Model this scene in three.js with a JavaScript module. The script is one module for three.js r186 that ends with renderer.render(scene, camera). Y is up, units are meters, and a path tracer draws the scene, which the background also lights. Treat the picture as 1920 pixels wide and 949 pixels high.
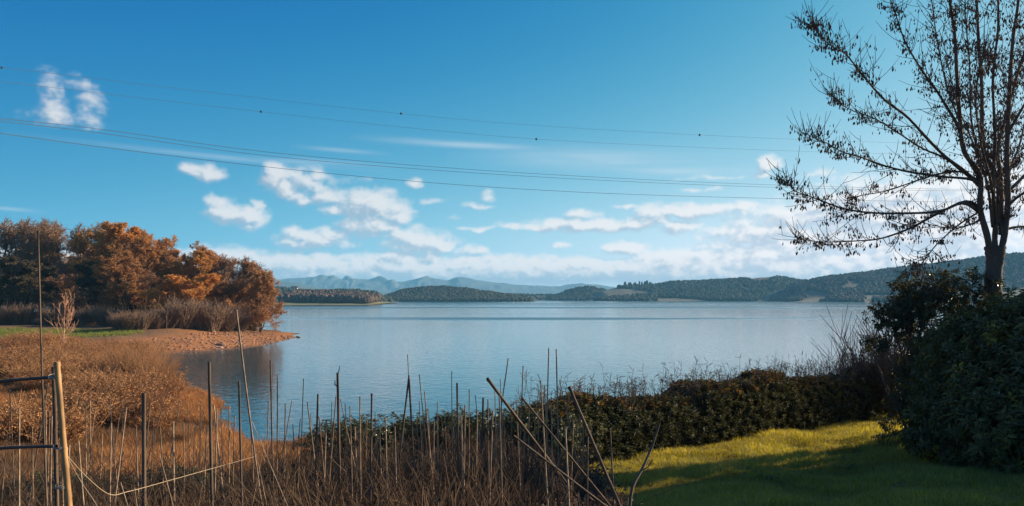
import * as THREE from 'three';

// ------------------------------------------------------------------ camera, sky, sun, exposure
const W = 1920, HT = 949, F = 1507, EYE = 7, HORIZON = 558;
const RAD = Math.PI / 180;
const scene = new THREE.Scene();
const camera = new THREE.PerspectiveCamera(2 * Math.atan(HT / 2 / F) / RAD, W / HT, 0.1, 30000);
camera.position.set(0, EYE, 0);
camera.lookAt(0, EYE, -10);
camera.setViewOffset(W, HT, 0, -(HORIZON - HT / 2), W, HT);
const renderer = new THREE.WebGLRenderer({ antialias: true });
renderer.setSize(1024, 506);
renderer.toneMapping = THREE.LinearToneMapping;
renderer.toneMappingExposure = 1.9;
renderer.shadowMap.enabled = true;

const SUN_AZ = 66 * RAD, SUN_EL = 21 * RAD;
const sunDir = new THREE.Vector3(Math.sin(SUN_AZ) * Math.cos(SUN_EL), Math.sin(SUN_EL), -Math.cos(SUN_AZ) * Math.cos(SUN_EL));
const sun = new THREE.DirectionalLight(new THREE.Color().setRGB(1, 0.80, 0.54), 5.0);
sun.name = 'sun';
sun.position.copy(sunDir).multiplyScalar(300).add(new THREE.Vector3(0, 0, -60));
sun.target.position.set(0, 0, -60);
sun.castShadow = true;
sun.shadow.mapSize.set(4096, 4096);
Object.assign(sun.shadow.camera, { left: -180, right: 180, top: 180, bottom: -180, near: 1, far: 700 });
scene.add(sun, sun.target);
scene.fog = new THREE.FogExp2(new THREE.Color().setRGB(0.22, 0.62, 0.98), 0.00014);

// ------------------------------------------------------------------ random numbers and noise
function rng(seed) {
  let a = seed >>> 0;
  return () => { a = (a + 0x6D2B79F5) | 0; let t = Math.imul(a ^ (a >>> 15), 1 | a); t = (t + Math.imul(t ^ (t >>> 7), 61 | t)) ^ t; return ((t ^ (t >>> 14)) >>> 0) / 4294967296; };
}
const PERM = new Uint8Array(512), GRAD = new Float32Array(256);
{ const r = rng(11); const p = [...Array(256).keys()]; for (let i = 255; i > 0; i--) { const j = (r() * (i + 1)) | 0; [p[i], p[j]] = [p[j], p[i]]; } for (let i = 0; i < 512; i++) PERM[i] = p[i & 255]; for (let i = 0; i < 256; i++) GRAD[i] = r(); }
function vnoise(x, y) {            // smooth value noise, 0..1
  const xi = Math.floor(x), yi = Math.floor(y); let fx = x - xi, fy = y - yi;
  fx = fx * fx * fx * (fx * (fx * 6 - 15) + 10); fy = fy * fy * fy * (fy * (fy * 6 - 15) + 10);
  const a = PERM[xi & 255], b = PERM[(xi + 1) & 255], j = yi & 255, k = (yi + 1) & 255;
  const v00 = GRAD[PERM[a + j]], v10 = GRAD[PERM[b + j]], v01 = GRAD[PERM[a + k]], v11 = GRAD[PERM[b + k]];
  return (v00 + (v10 - v00) * fx) * (1 - fy) + (v01 + (v11 - v01) * fx) * fy;
}
function fbm(x, y, o = 4) { let s = 0, a = 0.5, n = 0; for (let i = 0; i < o; i++) { s += a * vnoise(x, y); n += a; a *= 0.5; x = x * 2.03 + 17.3; y = y * 2.03 - 9.7; } return s / n; }
const clamp = (v, a = 0, b = 1) => Math.min(b, Math.max(a, v));
const lerp = (a, b, t) => a + (b - a) * t;
const sstep = (a, b, v) => { const t = clamp((v - a) / (b - a)); return t * t * (3 - 2 * t); };
const V = (x, y, z) => new THREE.Vector3(x, y, z);
/** A point seen at pixel px,py of the photograph, d metres ahead. */
const at = (px, py, d) => V((px - 960) / F * d, EYE - (py - HORIZON) / F * d, -d);

// ------------------------------------------------------------------ the sky: air and clouds
function makeSky() {
  const w = 4096, h = 2048, data = new Float32Array(w * h * 4);
  const toSky = (px, py) => { const az = Math.atan((px - 960) / F); return [az / RAD, Math.atan((HORIZON - py) / F * Math.cos(az)) / RAD]; };
  const K = 180 / Math.PI / F;
  const puffs = [
    [93, 180, 20, 44, .62], [98, 212, 30, 26, .6], [145, 158, 22, 13, .5], [166, 203, 22, 30, .62], [128, 226, 64, 18, .42],
    [388, 326, 26, 18, 1], [358, 318, 22, 14, .75], [425, 400, 34, 22, 1], [462, 410, 32, 24, 1], [398, 380, 14, 16, .7], [480, 388, 13, 12, .9],
    [518, 335, 26, 30, 1], [532, 352, 20, 24, 1.1], [575, 345, 42, 24, .85], [562, 372, 28, 18, .8], [612, 372, 50, 20, .75], [690, 388, 58, 34, 1.1], [738, 402, 42, 28, 1], [690, 425, 60, 26, .95], [640, 395, 40, 20, .7],
    [590, 452, 66, 20, 1], [556, 440, 24, 16, 1], [622, 445, 34, 16, 1], [775, 456, 62, 28, 1.1], [822, 460, 42, 20, 1], [740, 446, 28, 20, .9], [880, 473, 36, 11, .9],
    [777, 343, 18, 10, .8], [806, 380, 24, 6, .7], [898, 387, 26, 7, .9], [918, 370, 14, 12, .5], [845, 406, 13, 5, .5], [660, 340, 40, 6, .4],
    [1440, 308, 20, 20, .95], [1428, 330, 18, 9, .8], [1540, 326, 18, 10, .6],
    [1010, 426, 80, 9, .9], [1100, 423, 120, 15, 1.05], [1190, 420, 70, 13, .9], [895, 429, 36, 5, .8], [1095, 402, 36, 9, .8], [1175, 388, 28, 4, .7], [1052, 464, 18, 6, .8], [1175, 470, 46, 14, 1.05],
    [1228, 402, 34, 20, .8], [1295, 396, 80, 15, .9], [1272, 428, 42, 16, .95], [1350, 388, 100, 8, .85], [1330, 333, 70, 4, .55], [1310, 357, 40, 4, .5],
    [1430, 440, 110, 24, .9], [1380, 462, 70, 10, .8], [1500, 408, 130, 26, .95], [1560, 455, 150, 34, 1], [1650, 400, 160, 56, 1], [1760, 430, 150, 70, 1], [1840, 380, 120, 60, .9],
  ].map(([x, y, rx, ry, s]) => [...toSky(x, y), rx * K * 1.14, ry * K * 1.14, s]);
  const r = rng(71);
  for (let i = 0; i < 210; i++) {             // the same kind of puffs go on all round the horizon
    const az = 38 + r() * 286, el = 2.6 + Math.pow(r(), 1.7) * 13, s = 0.6 + r() * 1.5;
    puffs.push([az > 180 ? az - 360 : az, el, s * (0.8 + r() * 1.6), s * (0.35 + r() * 0.5), 0.6 + r() * 0.5]);
  }
  const bins = Array.from({ length: 360 }, () => []);
  for (const b of puffs) for (let a = Math.floor(b[0] - b[2] * 1.5 - 2); a <= b[0] + b[2] * 1.5 + 2; a++) bins[((a + 180) % 360 + 360) % 360].push(b);
  const wrapD = (a) => a > 180 ? a - 360 : a < -180 ? a + 360 : a;
  function puffDensity(az, el) {
    if (el > 18.5 || el < 0.3) return 0;
    const wx = (fbm(az * 0.9 + 40, el * 1.3 + 3, 3) - 0.5) * 0.75, wy = (fbm(az * 0.9 - 20, el * 1.3 + 63, 3) - 0.5) * 0.5;
    const x = az + wx, y = el + wy;
    let d = -1;
    for (const b of bins[((Math.floor(az) + 180) % 360 + 360) % 360]) {
      const u = wrapD(x - b[0]) / b[2], v = (y - b[1]) / b[3] * (y < b[1] ? 1.25 : 1), q = b[4] * (1 - 0.72 * (u * u + v * v)); if (q > d) d = q;
    }
    // the low bank of cumulus along the horizon
    const top = 3.35 + (fbm(az * 0.16 + 9, 5, 3) - 0.5) * 2.2 - 0.018 * Math.max(0, az + 15);
    const bank = 1.15 * (1 - Math.pow(Math.abs(el - 1.9) / Math.max(0.5, top - 1.9 + 0.5), 2.2));
    if (bank > d) d = bank;
    if (d < -0.9) return 0;
    const n = fbm(az * 1.05 + 7, el * 2.0, 3), q = 1 - Math.abs(2 * fbm(az * 2.6 + wx * 3 + 31, el * 3.6 + wy * 3, 4) - 1);
    return clamp(d * 1.2 + (n - 0.5) * 0.9 + (q - 0.84) * 0.42, 0, 1.6);
  }
  const streaks = [[880, 272, 170, 7, .42], [1110, 298, 210, 24, .30], [1260, 320, 150, 10, .3], [400, 293, 240, 5, .22], [620, 304, 110, 4, .2], [640, 282, 70, 4, .35], [20, 392, 40, 3, .35], [540, 302, 90, 3, .3], [1050, 492, 330, 4, .3]]
    .map(([x, y, rx, ry, s]) => [...toSky(x, y), rx * K, ry * K, s]);
  for (let i = 0; i < 40; i++) { const az = 36 + r() * 290; streaks.push([wrapD(az), 4 + r() * 16, 3 + r() * 6, 0.2 + r() * 0.6, 0.2 + r() * 0.2]); }
  const sx = sunDir.x, sy = sunDir.y, sz = sunDir.z;
  for (let row = 0; row < h; row++) {
    const el = (row + 0.5) / h * 180 - 90, e = Math.max(el, 0.2), ce = Math.cos(e * RAD), se = Math.sin(e * RAD);
    if (el < -1) { for (let c = 0; c < w; c++) { const o = (row * w + c) * 4; data[o] = 0.10; data[o + 1] = 0.17; data[o + 2] = 0.22; data[o + 3] = 1; } continue; }
    for (let c = 0; c < w; c++) {
      const th = (c + 0.5) / w * 360 - 180, az = wrapD(th + 90);                 // az 0 is straight ahead (-z), + to the right
      const dx = Math.sin(az * RAD) * ce, dz = -Math.cos(az * RAD) * ce;
      const gam = Math.acos(clamp(dx * sx + se * sy + dz * sz, -1, 1)) / RAD;
      const E = clamp(0.97 * Math.exp(-Math.pow(e / 12.5, 1.3)) * (0.30 + 1.42 * Math.exp(-Math.pow(wrapD(az - 66) / 70, 2))), 0, 0.97);
      const G = Math.min(0.93, 0.95 * Math.exp(-Math.pow(gam / 35, 2)));
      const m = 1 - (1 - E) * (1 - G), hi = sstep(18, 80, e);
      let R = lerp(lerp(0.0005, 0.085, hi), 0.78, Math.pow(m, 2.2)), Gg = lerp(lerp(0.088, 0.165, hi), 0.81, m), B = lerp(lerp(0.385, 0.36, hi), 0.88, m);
      const glow = (1 + 0.42 * Math.exp(-e / 5)) * (1 + 0.3 * Math.exp(-Math.pow(wrapD(az - 66) / 50, 2)) * Math.exp(-e / 9)) * (1 + 1.4 * Math.exp(-Math.pow(gam / 13, 2))); R *= glow; Gg *= glow * 0.99; B *= glow * 0.97;
      if (e < 26) {
        let s = 0;
        for (const b of streaks) { const u = wrapD(az - b[0]) / b[2]; if (Math.abs(u) > 1.3) continue; const tilt = 0.05 * (az - b[0]); const v = (e - b[1] + tilt * 0.9) / b[3]; if (Math.abs(v) > 2) continue; s = Math.max(s, b[4] * Math.exp(-1.6 * u * u - 1.6 * v * v) * (0.55 + 0.9 * fbm(az * 0.35 + e * 1.5, e * 5, 3))); }
        if (s > 0) { R = lerp(R, 0.72, s); Gg = lerp(Gg, 0.78, s); B = lerp(B, 0.84, s); }
        const d = puffDensity(az, e);
        if (d > 0.02) {
          const dl = puffDensity(az + 0.42, e + 0.36), deep = puffDensity(az + 1.2, e + 0.9);
          const lit = clamp(0.74 + (d - dl) * 1.7 - deep * 0.42 + (d - deep) * 0.15);
          const warm = (1 + 0.6 * Math.exp(-e / 3.2)) * (1 + 0.45 * Math.exp(-Math.pow(gam / 40, 2)));
          const a = sstep(0.0, 1.05, d) * 0.86 * sstep(0.1, 1.0, e);
          const air = 0.16 + 0.5 * Math.exp(-e / 2.6);           // air between the eye and the cloud
          let cr = lerp(0.36, 0.84, lit) * warm * (1 + 0.34 * Math.exp(-e / 3)), cg = lerp(0.43, 0.80, lit) * warm * (1 + 0.1 * Math.exp(-e / 3)), cb = lerp(0.53, 0.78, lit) * warm;
          cr = lerp(cr, R, air * 0.45); cg = lerp(cg, Gg, air * 0.45); cb = lerp(cb, B, air * 0.45);
          R = lerp(R, cr, a); Gg = lerp(Gg, cg, a); B = lerp(B, cb, a);
        }
      }
      const o = (row * w + c) * 4; data[o] = R * 0.58; data[o + 1] = Gg * 0.58; data[o + 2] = B * 0.58; data[o + 3] = 1;
    }
  }
  const t = new THREE.DataTexture(data, w, h, THREE.RGBAFormat, THREE.FloatType);
  t.mapping = THREE.EquirectangularReflectionMapping; t.magFilter = THREE.LinearFilter; t.minFilter = THREE.LinearFilter; t.wrapS = THREE.RepeatWrapping; t.needsUpdate = true;
  return t;
}
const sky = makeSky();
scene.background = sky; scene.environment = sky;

// ------------------------------------------------------------------ building helpers
const taken = new Map();
function numbered(name) { const n = taken.get(name) || 0; taken.set(name, n + 1); return n ? `${name}_${String(n).padStart(3, '0')}` : name; }
function tag(o, label, category, group, kind) { if (label) o.userData.label = label; if (category) o.userData.category = category; if (group) o.userData.group = group; if (kind) o.userData.kind = kind; return o; }
function shadows(o) { o.castShadow = true; o.receiveShadow = true; return o; }
function mesh(name, geo, mat, parent = scene) { const m = shadows(new THREE.Mesh(geo, mat)); m.name = parent === scene ? numbered(name) : name; parent.add(m); return m; }
function group(name, pos = V(0, 0, 0), turn = 0) { const g = new THREE.Group(); g.name = numbered(name); g.position.copy(pos); g.rotation.y = turn; scene.add(g); return g; }
const _m = new THREE.Matrix4(), _q = new THREE.Quaternion(), _e = new THREE.Euler(), _c = new THREE.Color();
function copies(name, geo, mat, list, parent = scene, kind = 'stuff') {    // list of [pos, euler, scale(number or Vector3), colour]
  const im = shadows(new THREE.InstancedMesh(geo, mat, list.length)); im.name = parent === scene ? numbered(name) : name;
  list.forEach(([p, e, s, c], i) => { _q.setFromEuler(_e.set(...e)); _m.compose(p, _q, s.isVector3 ? s : V(s, s, s)); im.setMatrixAt(i, _m); im.setColorAt(i, c ? _c.setRGB(...c) : _c.setRGB(1, 1, 1)); });
  if (kind) im.userData.kind = kind; parent.add(im); return im;
}
/** Collects triangles, tubes and leaves into one geometry. */
class Shape {
  constructor() { this.p = []; this.n = []; this.u = []; this.c = []; this.i = []; this.col = [1, 1, 1]; }
  get count() { return this.p.length / 3; }
  vert(x, y, z, nx, ny, nz, u = 0, v = 0) { this.p.push(x, y, z); this.n.push(nx, ny, nz); this.u.push(u, v); this.c.push(...this.col); return this.count - 1; }
  tri(a, b, c) {
    const n = b.clone().sub(a).cross(c.clone().sub(a)).normalize();
    const k = this.count; for (const q of [a, b, c]) this.vert(q.x, q.y, q.z, n.x, n.y, n.z, q.x, q.y);
    this.i.push(k, k + 1, k + 2);
  }
  tube(pts, rad, sides = 5, cap = true) {
    const n = pts.length; let ref = V(0.31, 0.2, 0.93), len = 0; const start = this.count;
    for (let k = 0; k < n; k++) {
      const t = pts[Math.min(n - 1, k + 1)].clone().sub(pts[Math.max(0, k - 1)]).normalize();
      if (Math.abs(t.dot(ref)) > 0.95) ref = V(1, 0.1, 0.2).normalize();
      const a = ref.clone().sub(t.clone().multiplyScalar(ref.dot(t))).normalize(), b = t.clone().cross(a); ref = a;
      if (k) len += pts[k].distanceTo(pts[k - 1]);
      const r = Array.isArray(rad) ? rad[k] : rad;
      for (let s = 0; s <= sides; s++) { const ang = s / sides * Math.PI * 2, c = Math.cos(ang), d = Math.sin(ang), nx = a.x * c + b.x * d, ny = a.y * c + b.y * d, nz = a.z * c + b.z * d; this.vert(pts[k].x + nx * r, pts[k].y + ny * r, pts[k].z + nz * r, nx, ny, nz, s / sides * Math.max(0.05, 6.28 * r), len); }
    }
    for (let k = 0; k < n - 1; k++) for (let s = 0; s < sides; s++) { const o = start + k * (sides + 1) + s, q = o + sides + 1; this.i.push(o, o + 1, q, o + 1, q + 1, q); }
    if (cap) { const o = start + (n - 1) * (sides + 1); for (let s = 1; s < sides - 1; s++) this.i.push(o, o + s, o + s + 1); }
  }
  /** A folded pointed leaf from base along dir, with its face towards up. */
  leaf(base, dir, up, len, wid, fold = 0.2, droop = 0.15) {
    const side = dir.clone().cross(up).normalize(), nrm = side.clone().cross(dir).normalize();
    const mid = base.clone().addScaledVector(dir, len * 0.5), tip = base.clone().addScaledVector(dir, len).addScaledVector(nrm, -len * droop);
    const l = mid.clone().addScaledVector(side, wid / 2).addScaledVector(nrm, wid * fold), q = mid.clone().addScaledVector(side, -wid / 2).addScaledVector(nrm, wid * fold);
    this.tri(base, l, tip); this.tri(base, tip, q);
  }
  /** A narrow blade that bends over. */
  blade(base, dir, len, wid, bend, side) {
    const mid = base.clone().addScaledVector(dir, len * 0.55), tip = base.clone().addScaledVector(dir, len).add(bend);
    mid.addScaledVector(bend, 0.25);
    const a = base.clone().addScaledVector(side, wid / 2), b = base.clone().addScaledVector(side, -wid / 2), c = mid.clone().addScaledVector(side, wid * 0.4), d = mid.clone().addScaledVector(side, -wid * 0.4);
    this.tri(a, b, c); this.tri(b, d, c); this.tri(c, d, tip);
  }
  build() {
    const g = new THREE.BufferGeometry();
    g.setAttribute('position', new THREE.Float32BufferAttribute(this.p, 3)); g.setAttribute('normal', new THREE.Float32BufferAttribute(this.n, 3));
    g.setAttribute('uv', new THREE.Float32BufferAttribute(this.u, 2)); g.setAttribute('color', new THREE.Float32BufferAttribute(this.c, 3)); g.setIndex(this.i); return g;
  }
}
function randDir(r, yMin = -1, yMax = 1) { const y = lerp(yMin, yMax, r()), a = r() * Math.PI * 2, s = Math.sqrt(Math.max(0, 1 - y * y)); return V(Math.cos(a) * s, y, Math.sin(a) * s); }
function noiseTexture(size, fn, srgb, rep) {
  const d = new Uint8Array(size * size * 4);
  for (let y = 0; y < size; y++) for (let x = 0; x < size; x++) { const v = fn(x / size, y / size), o = (y * size + x) * 4; d[o] = clamp(v[0]) * 255; d[o + 1] = clamp(v[1]) * 255; d[o + 2] = clamp(v[2]) * 255; d[o + 3] = 255; }
  const t = new THREE.DataTexture(d, size, size); t.magFilter = THREE.LinearFilter; t.minFilter = THREE.LinearMipmapLinearFilter; t.wrapS = t.wrapT = THREE.RepeatWrapping; if (srgb) t.colorSpace = THREE.SRGBColorSpace; if (rep) t.repeat.set(rep, rep); t.needsUpdate = true; return t;
}
/** Noise that repeats after n cells. */
function tiled(x, y, n, o = 4, seed = 0) {
  let s = 0, a = 0.5, tot = 0;
  for (let k = 0; k < o; k++) {
    const X = x * n, Y = y * n, xi = Math.floor(X), yi = Math.floor(Y); let fx = X - xi, fy = Y - yi; fx = fx * fx * (3 - 2 * fx); fy = fy * fy * (3 - 2 * fy);
    const g = (i, j) => GRAD[PERM[PERM[(((i % n) + n) % n + seed * 31 + k * 57) & 255] + ((((j % n) + n) % n) & 255)]];
    s += a * lerp(lerp(g(xi, yi), g(xi + 1, yi), fx), lerp(g(xi, yi + 1), g(xi + 1, yi + 1), fx), fy); tot += a; a *= 0.5; n *= 2;
  }
  return s / tot;
}

// ------------------------------------------------------------------ materials
const grain = noiseTexture(512, (x, y) => { const v = 0.55 + 0.9 * (tiled(x, y, 24, 5) - 0.5) + 0.35 * (tiled(x, y, 5, 3, 3) - 0.5); return [v + 0.25, v + 0.25, v + 0.25]; }, false);
const barkBump = noiseTexture(256, (x, y) => { const v = tiled(x, y * 0.25, 24, 4, 5) * 0.7 + 0.3 * tiled(x, y, 32, 2, 2); return [v, v, v]; }, false);
const barkColour = noiseTexture(256, (x, y) => { const v = 0.45 + 0.9 * tiled(x, y * 0.25, 20, 5, 7); return [v, v * 0.97, v * 0.93]; }, false);
const rep = (t, x, y) => { const c = t.clone(); c.repeat.set(x, y); c.needsUpdate = true; return c; };
const std = (rgb, o = {}) => new THREE.MeshStandardMaterial({ color: new THREE.Color().setRGB(...rgb), roughness: 0.9, ...o });
const leafMat = (o = {}) => new THREE.MeshPhysicalMaterial({ color: 0xffffff, vertexColors: true, roughness: 0.95, transmission: 0.4, thickness: 0, side: THREE.DoubleSide, ...o });
const M = {
  bark: std([0.17, 0.12, 0.085], { map: rep(barkColour, 3, 1), bumpMap: rep(barkBump, 3, 1), bumpScale: 0.02 }),
  oakBark: std([0.10, 0.07, 0.05], { map: rep(barkColour, 1, 0.4) }),
  twig: std([0.13, 0.085, 0.06]),
  greyTwig: std([0.24, 0.15, 0.10]),
  paleTwig: std([0.46, 0.25, 0.15]),
  rustTwig: std([0.30, 0.15, 0.065]),
  leaf: leafMat({ transmission: 0.35 }),
  dryLeaf: leafMat({ transmission: 0.3 }),
  grass: leafMat({ transmission: 0.6 }),
  straw: leafMat({ transmission: 0.3 }),
  glossyLeaf: leafMat({ transmission: 0.28, clearcoat: 0.3, clearcoatRoughness: 0.3 }),
};

// ------------------------------------------------------------------ the near land: one sheet, from the garden down to the lake and out to the headland
const SHORE = [[-38, 144], [-42, 158], [-58, 182], [-90, 215], [-160, 255], [-420, 300], [-420, -120], [420, -120], [420, 70], [220, 62], [120, 54], [60, 47], [25, 44.5], [5, 43.5], [-6, 41], [-12, 38.5], [-15.5, 44], [-18.5, 54], [-25, 64], [-33, 77], [-40, 90], [-43.5, 99], [-41.5, 103], [-38.2, 108.5], [-36.2, 116], [-36.6, 128], [-37.2, 138]];
function shoreDistance(x, z) {       // + on land, - on the water
  let best = 1e9, inside = false;
  for (let i = 0, j = SHORE.length - 1; i < SHORE.length; j = i++) {
    const [ax, az] = SHORE[j], [bx, bz] = SHORE[i], ux = bx - ax, uz = bz - az, t = clamp(((x - ax) * ux + (z - az) * uz) / (ux * ux + uz * uz)), dx = x - ax - ux * t, dz = z - az - uz * t;
    best = Math.min(best, dx * dx + dz * dz);
    if ((az > z) !== (bz > z) && x < (bx - ax) * (z - az) / (bz - az) + ax) inside = !inside;
  }
  return (inside ? 1 : -1) * Math.sqrt(best);
}
const smax = (a, b, k) => { const h = clamp(0.5 + (a - b) / (2 * k)); return lerp(b, a, h) + k * h * (1 - h); };
const smin = (a, b, k) => -smax(-a, -b, k);
function groundY(x, z) {
  const xx = clamp(x, -40, 40), near = 5.4 + 0.054 * xx - (z > 0 ? 0.099 * z : 0.04 * z);
  const heath = 0.75 + 0.8 * fbm(x * 0.045 + 3, z * 0.045, 3) + 1.1 * sstep(100, 135, z) * sstep(-30, -60, x) + 0.02 * Math.max(0, z - 140) + 1.6 * sstep(-40, -75, x) * sstep(120, 60, z);
  const sd = shoreDistance(x, z) + (fbm(x * 0.22, z * 0.22, 3) - 0.5) * 3.2;
  const beach = sd > 0 ? lerp(0.085, 0.2, sstep(-4, 4, x)) * sd + 0.0022 * sd * sd : 0.13 * Math.max(sd, -18);
  let y = smin(smax(near, heath, 0.8), beach, 0.35);
  if (sd > 0) y += (fbm(x * 0.9, z * 0.9, 3) - 0.5) * 0.16 * sstep(2, 9, Math.hypot(x, z));
  return y;
}
const onGround = (x, z) => V(x, groundY(x, z), -z);
/** The lawn lies right of a wavering edge. */
const lawnEdge = (z) => 0.8 + 0.35 * Math.sin(z * 0.9) + (fbm(z * 0.8, 4, 2) - 0.5) * 0.9;
{
  const A = 420, R = 330, pos = [], col = [], uv = [], idx = [];
  const c = [0, 0, 0], mixc = (k, t) => { for (let q = 0; q < 3; q++) c[q] = lerp(c[q], k[q], t); };
  for (let j = 0; j <= R; j++) {
    const rad = 0.25 * Math.pow(420 / 0.25, j / R);
    for (let i = 0; i <= A; i++) {
      const s = i / A * 2 - 1, th = (0.35 * s + 0.65 * s * s * s) * Math.PI;       // finer ahead of the camera
      const x = Math.sin(th) * rad, z = Math.cos(th) * rad, y = groundY(x, z), sd = shoreDistance(x, z);
      pos.push(x, y, -z); uv.push(x, z);
      const n = fbm(x * 0.35, z * 0.35, 4), n2 = fbm(x * 1.7 + 30, z * 1.7, 3);
      c[0] = 0.23; c[1] = 0.105; c[2] = 0.042; mixc([0.30, 0.15, 0.06], sstep(0.4, 0.7, n)); mixc([0.10, 0.06, 0.03], sstep(0.52, 0.75, n2) * 0.7);   // dry heath soil
      if (z > 70 && x < -20) { mixc([0.50, 0.185, 0.05], sstep(17, 12, sd + (n - 0.5) * 6)); mixc([0.26, 0.085, 0.028], sstep(0.55, 0.68, n2) * sstep(17, 12, sd) * 0.75); }      // bare red mud of the drawn-down shore
      mixc([0.13, 0.06, 0.03], sstep(1.3, 0.2, sd) * sstep(-4, -0.5, sd));                     // wet rim
      const meadow = sstep(1, 0.55, Math.hypot((x + 71) / 16, (z - 119) / 9) + (n - 0.5) * 0.5); mixc([0.16, 0.20, 0.02], meadow);
      const wood = sstep(125, 140, z) * sstep(-40, -50, x); mixc([0.10, 0.05, 0.02], wood * 0.8);   // leaf litter
      const lw = z > 1 && z < 34 ? sstep(lawnEdge(z) - 0.3, lawnEdge(z) + 0.3, x) : sstep(0, 2, x) * sstep(34, 30, z); mixc([0.055, 0.062, 0.015], lw); mixc([0.09, 0.07, 0.03], lw * sstep(0.55, 0.75, n2) * 0.6);
      if (z < 16 && x < lawnEdge(z)) mixc([0.05, 0.034, 0.02], 0.85 * sstep(16, 13, z));       // tilled garden earth
      col.push(...c);
    }
  }
  for (let j = 0; j < R; j++) for (let i = 0; i < A; i++) { const o = j * (A + 1) + i, q = o + A + 1; idx.push(o, o + 1, q, o + 1, q + 1, q); }
  const g = new THREE.BufferGeometry();
  g.setAttribute('position', new THREE.Float32BufferAttribute(pos, 3)); g.setAttribute('uv', new THREE.Float32BufferAttribute(uv, 2)); g.setAttribute('color', new THREE.Float32BufferAttribute(col, 3)); g.setIndex(idx); g.computeVertexNormals();
  const m = std([1, 1, 1], { vertexColors: true, roughness: 0.95, map: rep(grain, 0.35, 0.35), bumpMap: rep(grain, 0.5, 0.5), bumpScale: 0.12 });
  tag(mesh('ground', g, m), 'sloping garden bank and red mud headland beside the lake', 'ground', null, 'structure');
}

// ------------------------------------------------------------------ the lake
{
  const nrm = noiseTexture(512, (x, y) => {
    const e = 1 / 512, hgt = (a, b) => tiled(a, b * 1.0, 12, 4, 1) * 0.6 + tiled(a, b, 40, 2, 9) * 0.22;
    const hx = (hgt(x + e, y) - hgt(x - e, y)) / (2 * e), hy = (hgt(x, y + e) - hgt(x, y - e)) / (2 * e), k = 0.0013;
    return [0.5 - hx * k, 0.5 - hy * k * 1.6, 1];
  }, false);
  const S = 3000;
  const wind = noiseTexture(1024, (u, v) => {
    const x = (u - 0.5) * S, z = v * S;
    const sd = -shoreDistance(x, z), open = sstep(8, 95, sd);
    const b = fbm(x / 420 + 3, z / 55 + 0.0004 * x, 5), b2 = fbm(x / 160 + 31, z / 17, 3);
    const ruffle = clamp(sstep(0.40, 0.60, b * 0.7 + b2 * 0.3));
    const r = 0.04 + open * (0.035 + 0.24 * ruffle);
    return [0, r, 0];
  }, false);
  wind.wrapS = wind.wrapT = THREE.MirroredRepeatWrapping;
  const g = new THREE.PlaneGeometry(9000, 3600, 60, 40); g.rotateX(-Math.PI / 2); g.translate(0, 0, -1780);
  const p = g.attributes.position, uv = g.attributes.uv;
  for (let i = 0; i < p.count; i++) uv.setXY(i, p.getX(i) / S + 0.5, -p.getZ(i) / S);
  const water = new THREE.MeshPhysicalMaterial({ color: new THREE.Color().setRGB(0.035, 0.085, 0.105), roughness: 1, roughnessMap: wind, ior: 1.333, normalMap: rep(nrm, S / 9, S / 9), normalScale: new THREE.Vector2(1, 1) });
  const bed = new THREE.PlaneGeometry(14000, 9200); bed.rotateX(-Math.PI / 2); bed.translate(0, -4, -4300);
  tag(mesh('plain', bed, std([0.08, 0.09, 0.05])), 'flat land that the lake lies on', 'ground', null, 'structure');
  tag(mesh('lake', g, water), 'broad blue lake ruffled in streaks by the wind', 'lake', null, 'structure');
}

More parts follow.
